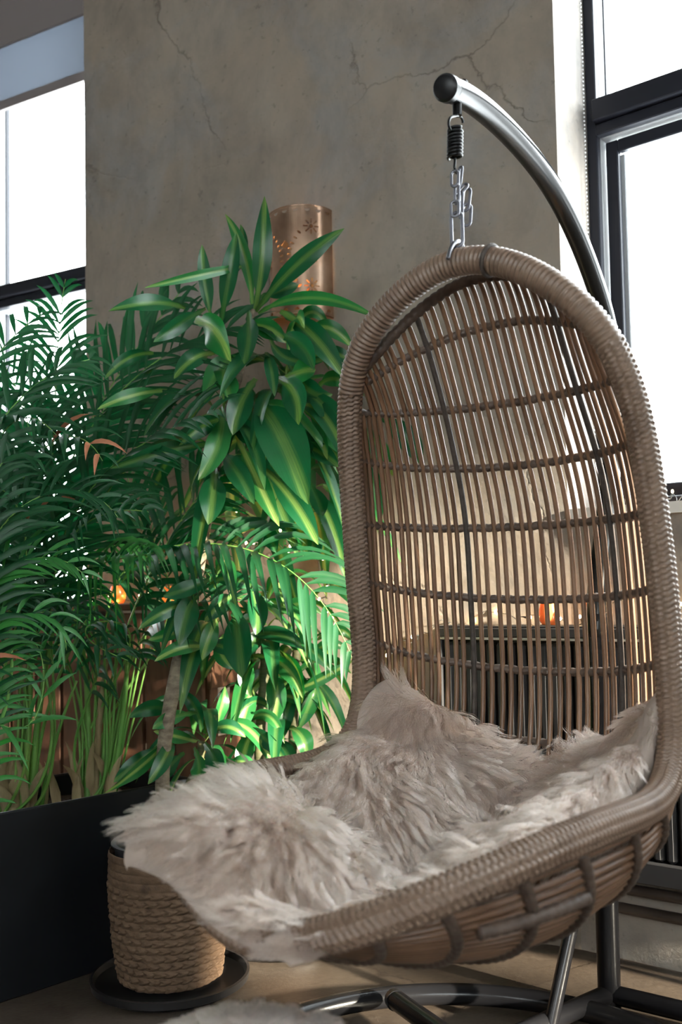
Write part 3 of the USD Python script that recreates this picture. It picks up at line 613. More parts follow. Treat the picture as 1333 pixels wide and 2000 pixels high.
part(planter, 'front_panel', pl(A0, A1, 0, .014, 0, PZ), M_PLANTER, False); part(planter, 'back_panel', pl(A0, A1, PW - .014, PW, 0, PZ), M_PLANTER, False)
part(planter, 'end_panel', pl(A0, A0 + .014, .014, PW - .014, 0, PZ), M_PLANTER, False); part(planter, 'end_panel', pl(A1 - .014, A1, .014, PW - .014, 0, PZ), M_PLANTER, False)
def bumpy_plane(c, ax, ay, sx, sy, z, amp=.012, n=26, round_=False):
    a, b = np.meshgrid(np.linspace(-.5, .5, n), np.linspace(-.5, .5, n), indexing='ij')
    if round_:
        rr = np.hypot(a, b) + 1e-9; m = np.maximum(abs(a), abs(b)) / rr; a, b = a * m, b * m
    P = np.asarray(c) + a[..., None] * ax * sx + b[..., None] * ay * sy; P = P * [1, 1, 0] + UZ * z
    P[..., 2] += amp * (meshkit.fbm(P * [40, 40, 0] + 3, 3) - .5) * 2; v, f = grid(P)
    m = trimesh.Trimesh(v, f, process=False)
    return (v, f if m.face_normals[:, 2].mean() > 0 else f[:, ::-1])
part(planter, 'soil', bumpy_plane(P0 + PD * (A0 + A1) / 2 + PN * PW / 2, PD, PN, A1 - A0 - .03, PW - .03, PZ - .065), M_SOIL, True)

cs0, cs1 = s_on(J - NA * .27, DA, 392, 1200), s_on(J - NA * .27, DA, -40, 1200)
crate = thing('wooden_crate', 'reddish brown slatted wooden crate standing behind the palms', 'crate', J + DA * (cs0 + cs1) / 2 - NA * .14)
def cb(sa, sb, na, nb, za, zb, r=.003): return bbox(J + DA * (sa + sb) / 2 - NA * (na + nb) / 2 + UZ * (za + zb) / 2, DA, NA, UZ, (sb - sa, abs(nb - na), zb - za), r)
CT = .965; npl = int((cs1 - cs0) / .118)
for k in range(npl):
    a = cs0 + k * .118; part(crate, 'board', cb(a, a + .104, .248, .268, .03, CT - .03 - .006 * (k % 2)), M_WOOD, False)
for k in range(3): part(crate, 'top_board', cb(cs0 - .01, cs1, .03 + k * .083, .03 + k * .083 + .076, CT - .022, CT), M_WOOD, False)
for za in (.10, .52): part(crate, 'rail', cb(cs0, cs1, .225, .246, za, za + .07), M_WOOD, False)
for a in (cs0, cs1 - .04): part(crate, 'post', cb(a, a + .04, .03, .07, 0, CT - .024), M_WOOD, False); part(crate, 'post', cb(a, a + .04, .184, .224, 0, CT - .024), M_WOOD, False)
for z in (.2, .45, .7): part(crate, 'side_board', cb(cs0 - .018, cs0 - .002, .03, .246, z, z + .10), M_WOOD, False)

M_JUTE = varied('jute_braid', (.052, .029, .016), (.115, .070, .041), 30., .75, .3, bump=(300., .5, .002), c3=(.08, .048, .027))
M_POT = plain('nursery_pot_black', (.015, .015, .016), .5)
M_SAUCER = plain('saucer_dark', (.013, .012, .012), .42)
def basket(c, r0, r1, h, rows, label, sl):
    """braided jute basket round a black inner pot, standing in a dark saucer"""
    c = np.asarray(c, float); b = thing('jute_basket', label, 'plant basket', c); zb_ = .022
    n, k = rows * 12, 220; zz = np.linspace(0, h, n); a = np.arange(k) / k * 2 * np.pi
    row = zz / h * rows; ph = row[:, None] % 1; top = (row > rows - 4)[:, None]
    nst = 30
    br = np.abs(np.sin(nst * a[None] / 2 + np.pi / 2 * (np.floor(row)[:, None] % 2) + np.abs(ph - .5) * 2.4)) ** .65
    rnd = np.sqrt(np.clip(1 - (2 * ph - 1) ** 2, 0, 1))
    jit = meshkit.noise(np.stack(np.broadcast_arrays(np.cos(a)[None] * 9, np.sin(a)[None] * 9, row[:, None] * .8), -1), 5) - .5
    disp = np.where(top, .0035 * rnd + .001 * br, (.0105 * rnd * (.25 + .75 * br) - .002)) + .006 * jit
    belly = r0 + (r1 - r0) * (zz / h) ** .8 + .006 * np.sin(np.pi * zz / h)
    R_ = belly[:, None] + disp
    P = np.stack([R_ * np.cos(a), R_ * np.sin(a), np.broadcast_to(zz[:, None], R_.shape)], -1)
    P = np.concatenate([P, P[:, :1]], 1) + c + UZ * zb_
    v, f = grid(P); part(b, 'weave', (v, f), M_JUTE, True)
    part(b, 'base', lathe([(0, zb_ + .001), (r0, zb_ + .001), (r0, zb_ + .006), (0, zb_ + .006)], c), M_JUTE, 30)
    part(b, 'inner_pot', lathe([(0, zb_ + .02), (r0 - .02, zb_ + .02), (r1 - .012, h + zb_ + .010), (r1 - .004, h + zb_ + .012), (r1 - .004, h + zb_ + .016), (r1 - .016, h + zb_ + .016), (r1 - .022, h + zb_ - .03), (0, h + zb_ - .03)][::1], c), M_POT, 30)
    part(b, 'soil', bumpy_plane(c, np.array([1., 0, 0]), np.array([0, 1., 0]), 2 * r1 - .05, 2 * r1 - .05, h + zb_ - .028, .008, 20, True), M_SOIL, True)
    R = r0 + .075
    s = thing('plant_saucer', sl, 'saucer', c)
    part(s, 'dish', lathe([(0, .0), (R - .02, .0), (R, .012), (R + .003, .030), (R - .004, .031), (R - .010, .016), (R - .03, .010), (0, .010)], c, 64), M_SAUCER, 40)
    return b
B1, B2 = np.array([-.455, 2.585, 0]), np.array([-.20, 2.885, 0])
basket(B1, .123, .150, .325, 17, 'round braided jute basket at left with black inner pot', 'round dark saucer under the left braided basket')
basket(B2, .115, .140, .30, 16, 'round braided jute basket half hidden behind fur cushion', 'round dark saucer behind the chair under hidden basket')

# ------------------------------------------------------------------ leaves
def leaf_mat(name, green1, green2, stripe, k, rough=.29):
    nodes = {'uv': ('texture_coordinate', {}), 'sx': ('separate_xyz', {}), 'c': ('math', dict(math_type='subtract', value2=.5)), 'ab': ('math', dict(math_type='absolute')),
             'mp': ('mapping', dict(scale=(26., 1.4, 1.))), 'n': ('noise_texture', dict(scale=1.6, detail=3.)), 'nn': ('math', dict(math_type='multiply_add', value2=.16, value3=-.08)), 'ad': ('math', dict(math_type='add')),
             'r': ('rgb_ramp', dict(ramp=[(.0, (1, 1, 1)), (.075, (1, 1, 1)), (.115, (.22, .22, .22)), (.16, (0, 0, 0)), (1, (0, 0, 0))])), 'o': ('object_info', {}), 'om': ('map_range', dict(from_min=0., from_max=1., to_min=.15 * k, to_max=1. * k)), 'ml': ('math', dict(math_type='multiply')),
             'gm': ('mix_color', dict(a=green1, b=green2)), 'fm': ('mix_color', dict(b=stripe)), 'p': ('principled_bsdf', dict(roughness=rough, specular_ior_level=.42)), 't': ('translucent_bsdf', {}), 'mx': ('mix_closure', dict(fac=.30)),
             'ms': ('mapping', dict(scale=(75., 1.1, 1.))), 'ns': ('noise_texture', dict(scale=1.5, detail=3., roughness=.7)), 'rs': ('rgb_ramp', dict(ramp=[(.36, (.25, .25, .25)), (.58, (1, 1, 1))])), 'm2': ('math', dict(math_type='multiply')),
             'hs': ('hsv', dict(saturation=1.2, value=1.5)), 'b': ('bump', dict(strength=.25, distance=.0015))}
    links = [('uv.UV', 'sx.vector'), ('sx.x', 'c.value1'), ('c.value', 'ab.value1'), ('uv.UV', 'mp.vector'), ('mp.vector', 'n.vector'), ('n.fac', 'nn.value1'), ('ab.value', 'ad.value1'), ('nn.value', 'ad.value2'), ('ad.value', 'r.fac'),
             ('o.random', 'om.value'), ('r.color', 'ml.value1'), ('om.result', 'ml.value2'), ('ns.fac', 'gm.fac'), ('gm.result', 'fm.a'), ('uv.UV', 'ms.vector'), ('ms.vector', 'ns.vector'), ('ns.fac', 'rs.fac'), ('ml.value', 'm2.value1'), ('rs.color', 'm2.value2'), ('m2.value', 'fm.fac'), ('fm.result', 'p.base_color'), ('fm.result', 'hs.color'), ('hs.color', 't.color'),
             ('n.fac', 'b.height'), ('b.normal', 'p.normal'), ('p.BSDF', 'mx.closure1'), ('t.BSDF', 'mx.closure2')]
    return mat(name, nodes, links, surface='mx.closure')
M_DRAC = leaf_mat('dracaena_leaf', (.005, .050, .018), (.010, .092, .030), (.20, .31, .07), .70)
M_DRACL = leaf_mat('dracaena_leaf_light', (.012, .090, .024), (.024, .145, .036), (.34, .43, .12), .85)
M_PALM = leaf_mat('palm_leaflet', (.0065, .046, .017), (.012, .078, .026), (.04, .13, .04), .3, .40)
M_PALMY = leaf_mat('palm_leaflet_fresh', (.022, .125, .030), (.042, .18, .04), (.08, .22, .05), .3, .42)
M_DRY = varied('dry_leaflet', (.22, .075, .035), (.36, .15, .08), 20., .7, .3, bump=(100., .3, .001))
M_STALK = varied('palm_stalk', (.050, .19, .030), (.17, .31, .065), 9., .5, .4, stretch=(1, 1, .3), bump=(90., .2, .001))
M_STALKB = varied('palm_base', (.16, .11, .055), (.34, .27, .15), 14., .7, .3, stretch=(1, 1, .25), bump=(90., .6, .003))
M_TRUNK = varied('dracaena_trunk', (.075, .058, .040), (.23, .185, .13), 30., .75, .3, stretch=(1, 1, 2.2), bump=(70., .6, .004))
M_STEM = varied('dracaena_stem', (.05, .055, .025), (.13, .12, .06), 40., .6, .3, stretch=(.4, .4, 3.), bump=(50., .4, .003))
LR = np.random.default_rng(11)
def leaf_grid(P0, Pm, P2, w, face=None, n=15, m=4, fold=.30, wave=.20, roll=None, petiole=.14, rg=LR, peak=.52):
    """a blade along a curve through three points; folded along its rib, edges gently waved; returns points (n, 2m+1, 3)"""
    P0, Pm, P2 = (np.asarray(p, float) for p in (P0, Pm, P2))
    C = 2 * Pm - (P0 + P2) / 2; t = np.linspace(0, 1, n)[:, None]
    X = (1 - t) ** 2 * P0 + 2 * t * (1 - t) * C + t * t * P2
    T = np.gradient(X, axis=0); T /= np.linalg.norm(T, axis=1)[:, None] + 1e-9
    f = unit(EYE - X.mean(0)) if face is None else face
    side = np.cross(T, f); ln = np.linalg.norm(side, axis=1)[:, None]
    side = np.where(ln > .15, side / (ln + 1e-9), unit(np.cross(T.mean(0), UZ + [.01, .02, 0]))); side /= np.linalg.norm(side, axis=1)[:, None]
    nor = np.cross(side, T)
    roll = rg.normal(0, .45) if roll is None else roll
    tw = roll + np.linspace(-.25, .25, n)[:, None] * rg.normal(0, 1)
    s2 = side * np.cos(tw) + nor * np.sin(tw); n2 = np.cross(s2, T)
    tt_ = t[:, 0]
    prof = np.where(tt_ < petiole, .16 + .2 * (tt_ / petiole) ** 2, 0) 
    q = np.clip((tt_ - petiole) / (1 - petiole), 0, 1); body = np.sin(np.pi * q ** (np.log(.5) / np.log(peak))) ** .75 * (1 - .25 * q)
    prof = np.maximum(prof * (1 - q * 3).clip(0), body * 1.0); prof[-1] = .015; prof = np.maximum(prof, .015)
    b = np.linspace(-1, 1, 2 * m + 1)
    ph = rg.random() * 6.28; wv = wave * np.sin(tt_ * 11 + ph)[:, None] * np.abs(b)[None] ** 2 * np.sign(b + 1e-9)[None] * prof[:, None] * .5
    V = X[:, None] + (w / 2) * (prof[:, None, None] * b[None, :, None] * s2[:, None] + ((np.abs(b)[None] * fold * prof[:, None] + wv)[..., None]) * n2[:, None])
    uv = np.stack(np.broadcast_arrays(.5 + .5 * b[None] * np.maximum(prof, .12)[:, None], tt_[:, None]), -1)
    return V, uv
def put_leaf(parent, V, uv, m_, name='leaf'):
    v, f = grid(V); part(parent, name, (v, f), m_, True, uv=uv.reshape(-1, 2))

DRAC_TALL = [  # base, middle, tip of each blade as seen, width, distance of base and tip
 (497,608,512,510,517,383,44,2.88,2.80), (500,608,575,522,673,446,44,2.88,2.72), (505,612,610,582,738,622,30,2.88,2.66), (417,640,401,562,395,478,36,2.86,2.80), (430,640,447,545,462,455,40,2.86,2.78), (494,604,478,500,440,418,30,2.88,2.82),
 (508,580,545,568,584,556,34,2.9,2.86), (486,608,487,655,478,712,50,2.86,2.66), (380,625,420,645,452,706,72,2.84,2.62), (362,602,300,592,212,608,40,2.84,2.60), (402,602,352,632,300,668,38,2.84,2.64), (500,516,400,535,282,562,22,2.88,2.62),
 (548,608,610,655,672,738,56,2.86,2.72), (540,655,585,672,614,722,50,2.84,2.66), (556,738,590,726,617,722,50,2.84,2.74), (540,738,575,768,584,830,60,2.82,2.62), (520,688,530,722,537,775,30,2.82,2.70), (432,732,442,752,448,780,52,2.80,2.62),
 (588,752,635,795,680,842,50,2.86,2.76), (494,782,545,845,603,985,104,2.82,2.56), (462,850,500,932,546,1028,46,2.80,2.58), (428,878,462,920,497,985,48,2.78,2.58), (515,915,570,975,622,1064,54,2.80,2.60), (432,795,428,862,387,938,52,2.78,2.58),
 (420,915,416,965,407,1025,58,2.76,2.58), (600,832,642,878,678,905,44,2.86,2.74), (588,792,640,842,676,892,44,2.86,2.76), (604,940,620,975,631,1008,40,2.84,2.74), (565,862,618,880,662,912,42,2.86,2.72), (632,948,660,972,676,1008,42,2.88,2.80),
 (628,1022,656,1002,684,982,34,2.90,2.84), (598,1035,612,1062,612,1092,38,2.86,2.76), (632,1132,664,1146,692,1186,28,2.92,2.84), (692,885,728,945,742,1015,48,2.96,2.92), (730,805,790,850,820,905,52,3.0,2.96), (690,830,735,865,768,930,44,2.98,2.94), (682,905,712,955,716,1012,34,2.96,2.94),
 (420,868,330,880,215,915,44,2.80,2.56), (330,762,262,772,190,800,32,2.78,2.58), (520,640,560,700,640,700,44,2.90,2.80), (560,690,600,760,650,770,48,2.90,2.80), (470,700,430,720,400,790,50,2.84,2.70), (500,740,470,790,455,850,56,2.84,2.66), (570,800,590,850,590,920,52,2.88,2.76),
 (620,760,650,740,690,760,36,2.92,2.86), (610,700,650,690,700,715,34,2.92,2.86), (600,1000,640,1000,670,1040,40,2.9,2.84), (520,880,560,940,590,960,50,2.86,2.74), (450,780,480,840,520,860,46,2.84,2.72), (540,820,520,880,500,930,48,2.86,2.72),
 (600,655,640,640,690,680,38,2.92,2.86), (420,690,380,700,340,740,42,2.82,2.66), (440,820,400,830,350,870,40,2.80,2.64), (560,1000,590,1040,596,1090,42,2.86,2.76), (640,880,670,850,690,860,36,2.92,2.88), (480,1000,520,1040,540,1080,40,2.84,2.72),
 (575,640,610,610,640,640,30,2.94,2.9), (430,560,470,500,470,438,26,2.9,2.86), (300,690,250,700,205,740,30,2.8,2.66), (470,640,520,640,560,670,44,2.9,2.8)]
DRAC_MID = [(386,1158,366,1195,351,1262,52,2.70,2.55), (460,1180,466,1245,473,1324,68,2.70,2.50), (438,1240,432,1275,462,1308,34,2.70,2.58), (488,1130,503,1188,500,1240,44,2.74,2.60), (425,1125,372,1148,318,1165,36,2.70,2.56), (412,1268,362,1264,302,1292,34,2.68,2.52),
 (400,1255,430,1262,470,1275,40,2.70,2.60), (380,1180,330,1190,270,1230,34,2.68,2.52), (430,1200,410,1240,395,1290,40,2.70,2.58), (460,1160,430,1180,400,1215,40,2.72,2.62), (410,1140,450,1130,500,1150,36,2.72,2.66), (370,1230,330,1240,290,1250,28,2.68,2.56)]
DRAC_LOW = [(505,1176,562,1188,594,1244,30,2.84,2.72), (478,1252,535,1238,606,1272,36,2.84,2.72), (488,1280,552,1298,592,1364,38,2.84,2.70), (535,1265,578,1305,590,1374,38,2.84,2.74), (555,1255,605,1268,655,1318,30,2.86,2.80), (560,1350,620,1330,692,1288,26,2.86,2.84),
 (575,1440,600,1388,617,1346,34,2.86,2.82), (455,1425,510,1438,562,1492,34,2.82,2.70), (470,1422,520,1396,556,1452,26,2.84,2.74), (520,1300,540,1350,530,1420,44,2.86,2.80), (570,1300,600,1360,585,1420,40,2.88,2.82), (510,1330,480,1380,470,1440,44,2.86,2.78), (560,1420,590,1440,600,1490,40,2.86,2.80),
 (530,1440,560,1470,570,1510,44,2.86,2.80), (600,1290,640,1260,680,1270,26,2.88,2.86), (540,1210,580,1180,630,1200,30,2.88,2.82), (590,1330,560,1390,555,1440,36,2.88,2.82), (500,1420,480,1460,470,1510,40,2.84,2.76), (620,1250,660,1230,690,1250,22,2.90,2.88), (545,1230,500,1250,470,1300,36,2.86,2.76),
 (520,1380,560,1360,610,1390,34,2.88,2.84), (505,1260,480,1310,490,1360,38,2.86,2.78)]
DRAC_FRONT = [(352,1398,300,1382,252,1402,36,2.72,2.56), (385,1392,335,1402,298,1424,34,2.72,2.58), (343,1428,322,1478,289,1532,36,2.70,2.50), (338,1436,285,1488,203,1550,34,2.70,2.48), (330,1448,270,1488,222,1528,34,2.72,2.54), (385,1448,345,1438,300,1428,30,2.72,2.60),
 (400,1452,420,1485,427,1520,46,2.72,2.60), (440,1502,470,1488,512,1512,32,2.74,2.68), (400,1440,440,1420,480,1440,34,2.76,2.70), (380,1460,390,1500,380,1530,36,2.72,2.62), (395,1430,380,1380,350,1350,30,2.76,2.72), (410,1440,430,1390,440,1340,32,2.78,2.76), (360,1470,330,1500,320,1530,30,2.72,2.62), (430,1470,460,1500,470,1530,34,2.76,2.70)]
def plant(name, label, loc_, traced, trunks, mats, extra=(), rough_m=None):
    t = thing(name, label, 'plant', loc_)
    for pts, r, m_ in trunks: part(t, 'trunk', trunk(pts, r), m_, True)
    for i, q in enumerate(traced):
        x0, y0, xm, ym, x1, y1, w, Ya, Yb = q
        a, b = at(x0, y0, Ya), at(x1, y1, Yb); mid = at(xm, ym, (Ya + Yb) / 2 - .03)
        V, uv = leaf_grid(a, mid, b, w * 1.02 / F_PX * (Ya + Yb) / 2, roll=LR.normal(0, .30), petiole=.16 if w > 30 else .08)
        put_leaf(t, V, uv, mats[i % len(mats)])
    for c, rad_, n, L, w in extra:                               # rosettes that fill the plant's inside
        for k in range(n):
            az = k * 2.4 + LR.random(); el = .5 - 1.25 * (k / n) + LR.normal(0, .15); d = np.array([math.cos(az) * math.cos(el), math.sin(az) * math.cos(el), math.sin(el)])
            l = L * (.75 + .4 * LR.random()); a = np.asarray(c) + UZ * rad_ * (1 - 2 * k / n); m_ = a + d * l * .5 + UZ * .04; b = a + d * l - UZ * l * (.30 + .2 * LR.random())
            if np.dot(b - J, NA) > -.02 or np.dot(m_ - J, NA) > -.02: b = b - NA * (np.dot(b - J, NA) + .03); m_ = m_ - NA * max(0, np.dot(m_ - J, NA) + .03)
            V, uv = leaf_grid(a, m_, b, w * (.8 + .4 * LR.random()), face=unit(UZ + d * .3)); put_leaf(t, V, uv, mats[k % len(mats)])
    return t
def trunk(pts, r):
    P = spline(np.array(pts), 90); k = 14; n = len(P)
    i = np.arange(n)[:, None]; a = np.arange(k)[None] / k * 6.283
    return tube(P, r, k, rad=1 + .05 * np.sin(i * 1.25) ** 8 + 0 * a)
tall = [(B1 + np.array([.02, -.01, .30]), at(318, 1500, 2.60), at(350, 1290, 2.64), at(385, 1120, 2.72), at(405, 1000, 2.78), at(432, 860, 2.82), at(470, 720, 2.86), at(492, 605, 2.88))]
plant('dracaena', 'tall dracaena with yellow-striped leaves rising from the left jute basket', B1 + UZ * .30, DRAC_TALL + DRAC_MID,
      [(tall[0], np.r_[np.full(45, .0185), np.linspace(.0185, .011, 45)], M_TRUNK), ([tall[0][4], at(470, 900, 2.84), at(560, 800, 2.88), at(600, 690, 2.90)], .011, M_STEM), ([tall[0][3], at(410, 1060, 2.74), at(440, 1130, 2.72)], .010, M_STEM)],
      [M_DRAC, M_DRAC, M_DRACL], extra=[(at(560, 800, 2.90), .12, 16, .34, .07), (at(440, 860, 2.86), .12, 14, .34, .07), (at(590, 960, 2.92), .08, 9, .28, .06), (at(420, 1180, 2.74), .08, 8, .26, .06)])
plant('dracaena', 'bushy dracaena with dark ringed stems behind fur cushion near the wall', B2 + UZ * .28, DRAC_LOW,
      [([B2 + np.array([-.02, 0, .27]), at(508, 1440, 2.86), at(516, 1330, 2.86), at(520, 1240, 2.86)], .0145, M_STEM), ([B2 + np.array([.05, .02, .27]), at(573, 1420, 2.88), at(576, 1350, 2.88), at(580, 1270, 2.88)], .0125, M_STEM)],
      [M_DRACL, M_DRAC, M_DRACL], extra=[(at(520, 1250, 2.88), .10, 14, .28, .055), (at(580, 1290, 2.90), .10, 12, .26, .05), (at(545, 1420, 2.88), .06, 12, .24, .05)])
C3 = P0 + PD * .50 + PN * .17
plant('dracaena', 'small low dracaena growing at the end of black planter', C3 + UZ * .39, DRAC_FRONT,
      [([C3 + UZ * .38, at(385, 1500, 2.80), at(395, 1450, 2.78)], .011, M_STEM)], [M_DRAC, M_DRACL], extra=[(at(400, 1450, 2.80), .06, 10, .24, .05)])

# ------------------------------------------------------------------ palms
def frond(parent, P, n, L, w, mat_, budget, droop=.34, start=.40, rg=LR, up=None, hook=0., merged=None, m_=2, dead=0.):
    """one palm leaf: a stalk along P and two rows of leaflets"""
    C = spline(np.array(P), 60); r = np.linspace(.0050, .0012, 60)
    fr = part(parent, 'frond', tube(C, r, 6), M_STALK, True)
    T, N_, B_ = frames(C)
    for k in range(n):
        q = start + (1 - start) * (k + .5) / n; i = min(58, int(q * 59)); base = C[i]
        prof = math.sin(math.pi * min(1, (q - start) / (1 - start) * .80 + .17)) ** .7
        u_ = unit(up) if up is not None else unit(UZ * .8 + unit(EYE - base) * .7)
        sd = unit(np.cross(T[i], u_)); u2 = np.cross(sd, T[i])
        for s in (-1, 1):
            l = L * prof * (.9 + .2 * rg.random()); fw = .55 + .75 * (q - start) / (1 - start)
            d = unit(sd * s + T[i] * fw + u2 * (.22 + .1 * rg.normal()))
            a = base; m2 = a + d * l * .52 + UZ * l * .03; b = a + d * l - UZ * l * droop * (.6 + .6 * rg.random()) + T[i] * l * .06
            V, uv = leaf_grid(a, m2, b, w * (.75 + .25 * prof), n=7, m=1, fold=.35, wave=0, roll=rg.normal(0, .25), petiole=.04, rg=rg, peak=.36, face=unit(u2 + unit(EYE - a) * .5))
            mm = M_DRY if rg.random() < dead else mat_
            if budget[0] > 0: budget[0] -= 1; put_leaf(fr, V, uv, mm, 'leaflet')
            else: merged.append((V, uv))
def palm(label, c, fronds, base_stalks, r_base):
    t = thing('palm', label, 'palm', c); budget, merged = [292], []
    for pts, r in base_stalks: part(t, 'stalk', tube(spline(np.array(pts), 40), np.linspace(r, r * .45, 40), 9), M_STALKB if r > .012 else M_STALK, True)
    for f in fronds: frond(t, f[0], f[1], f[2], f[3], f[4], budget, merged=merged, **(f[5] if len(f) > 5 else {}))
    rg = np.random.default_rng(len(label))
    for k in range(9):
        a = rg.random() * 6.28; p = np.asarray(c) + PD * rg.normal(0, .045) + PN * rg.normal(0, .03) - UZ * .01; q = np.array([math.cos(a), math.sin(a), 0]); h = .10 + .10 * rg.random()
        V, uv = leaf_grid(p, p + UZ * h * .6 + q * .01, p + UZ * h + q * (.03 + .03 * rg.random()), .030, n=7, m=2, fold=.5, wave=.3, petiole=.02, peak=.35, rg=rg); put_leaf(t, V, uv, M_STALKB, 'sheath')
    if merged:
        vs, fs, us, o = [], [], [], 0
        for V, uv in merged:
            v, f = grid(V); vs.append(v); fs.append(f + o); us.append(uv.reshape(-1, 2)); o += len(v)
        part(t, 'leaflets', (np.vstack(vs), np.vstack(fs)), M_PALM, True, kind='stuff', uv=np.vstack(us))
    return t
G1 = P0 + PD * .14 + PN * .20 + UZ * .40; G2 = P0 + PD * .40 + PN * .20 + UZ * .40; G3 = P0 + PD * -.42 + PN * .22 + UZ * .40
def fpx(base, *pts): return [base] + [at(*p) for p in pts]
def bj(g, x, y=0.): return g + PD * x + PN * y
def stalks(g, tips, r=.0055): return [([bj(g, d), *[at(*p) for p in tp]], rr) for d, tp, rr in tips]
palm('tall areca palm rising from the planter next to the left window', G1,
     [(fpx(bj(G1, .00), (60, 1150, 2.80), (150, 880, 2.86), (330, 690, 2.86), (520, 640, 2.84)), 28, 0.336, 0.0221, M_PALM, dict(droop=.2)),
      (fpx(bj(G1, -.03), (40, 1100, 2.75), (60, 860, 2.80), (0, 700, 2.70)), 26, 0.302, 0.0170, M_PALM, dict(droop=.2)),
      (fpx(bj(G1, .02), (80, 1100, 2.80), (105, 850, 2.84), (112, 690, 2.84), (128, 545, 2.80)), 18, .20, .017, M_PALM, dict(start=.62)),
      (fpx(bj(G1, .03), (90, 1150, 2.78), (200, 930, 2.76), (310, 850, 2.70), (430, 800, 2.60)), 28, 0.325, 0.0187, M_PALM, dict(droop=.2)),
      (fpx(bj(G1, -.02), (50, 1150, 2.70), (40, 950, 2.66), (110, 860, 2.56), (200, 900, 2.45)), 20, .22, .018, M_PALM, dict(dead=.25)),
      (fpx(bj(G1, -.04), (10, 1200, 2.66), (-30, 950, 2.62), (20, 830, 2.52), (110, 850, 2.42)), 24, 0.269, 0.0153, M_PALM, dict(droop=.2)),
      (fpx(bj(G1, .01), (70, 1200, 2.86), (140, 900, 2.95), (240, 720, 3.0), (360, 560, 3.02)), 24, .30, .026, M_PALM, dict(droop=.35)),
      (fpx(bj(G1, .04), (100, 1200, 2.66), (120, 1080, 2.6), (190, 1010, 2.5), (290, 1000, 2.42)), 18, .22, .018, M_PALMY),
      (fpx(bj(G1, -.03), (30, 1230, 2.60), (50, 1060, 2.52), (10, 960, 2.42), (-60, 960, 2.34)), 22, 0.246, 0.0153, M_PALM, dict(droop=.2))],
     [([bj(G1, -.03), at(8, 1400, 2.74), at(20, 1180, 2.74)], .019), ([bj(G1, .0), at(40, 1380, 2.76), at(65, 1150, 2.78)], .017), ([bj(G1, .05), at(75, 1400, 2.76), at(110, 1200, 2.76)], .012), ([bj(G1, .02), at(55, 1450, 2.74), at(60, 1300, 2.76)], .011), ([bj(G1, .08), at(100, 1480, 2.76), at(150, 1330, 2.74)], .007), ([bj(G1, .06), at(90, 1400, 2.76), at(190, 1180, 2.70)], .006)], .02)
palm('slender areca palm with many thin stems, second in the planter', G2,
     [(fpx(bj(G2, .00), (205, 1330, 2.90), (240, 1120, 2.86), (400, 1062, 2.74), (560, 1110, 2.62), (690, 1290, 2.56)), 26, .25, .022, M_PALM, dict(start=.42)),
      (fpx(bj(G2, -.03), (170, 1300, 2.92), (140, 1150, 2.84), (200, 1100, 2.72), (300, 1080, 2.58)), 20, .20, .018, M_PALMY, dict(start=.45, droop=.8)),
      (fpx(bj(G2, .03), (220, 1320, 2.92), (280, 1150, 2.88), (380, 980, 2.84), (470, 880, 2.78)), 18, .28, .022, M_PALM, dict(start=.5, droop=.3)),
      (fpx(bj(G2, -.04), (150, 1350, 2.88), (100, 1200, 2.78), (60, 1120, 2.66), (-20, 1120, 2.5)), 20, .20, .017, M_PALM, dict(start=.4)),
      (fpx(bj(G2, .02), (240, 1350, 2.92), (290, 1230, 2.86), (370, 1180, 2.76), (500, 1180, 2.66)), 20, .22, .018, M_PALM, dict(start=.45)),
      (fpx(bj(G2, -.02), (160, 1400, 2.86), (190, 1260, 2.74), (120, 1200, 2.62), (30, 1230, 2.48)), 18, .19, .016, M_PALM, dict(start=.4)),
      (fpx(bj(G2, .04), (260, 1330, 2.96), (330, 1200, 2.98), (300, 1050, 3.0), (240, 900, 3.02)), 18, .24, .018, M_PALM, dict(start=.5)),
      (fpx(bj(G2, .00), (230, 1320, 2.9), (250, 1230, 2.82), (190, 1215, 2.7), (250, 1290, 2.56)), 14, .16, .014, M_PALM, dict(start=.5))],
     [([bj(G2, d), at(x1, 1400, 2.92), at(x2, 1240, 2.90)], r) for d, x1, x2, r in ((-.06, 150, 110, .004), (-.05, 160, 150, .0045), (-.035, 172, 160, .012), (-.02, 185, 190, .005), (-.01, 195, 215, .013), (.0, 205, 200, .005), (.01, 212, 240, .0045), (.02, 222, 225, .006), (.03, 235, 262, .005), (.04, 240, 250, .011), (.05, 252, 285, .0045), (.06, 262, 300, .004), (-.04, 165, 200, .004), (.015, 215, 195, .004), (.045, 247, 272, .004), (-.015, 190, 170, .004))], .02)
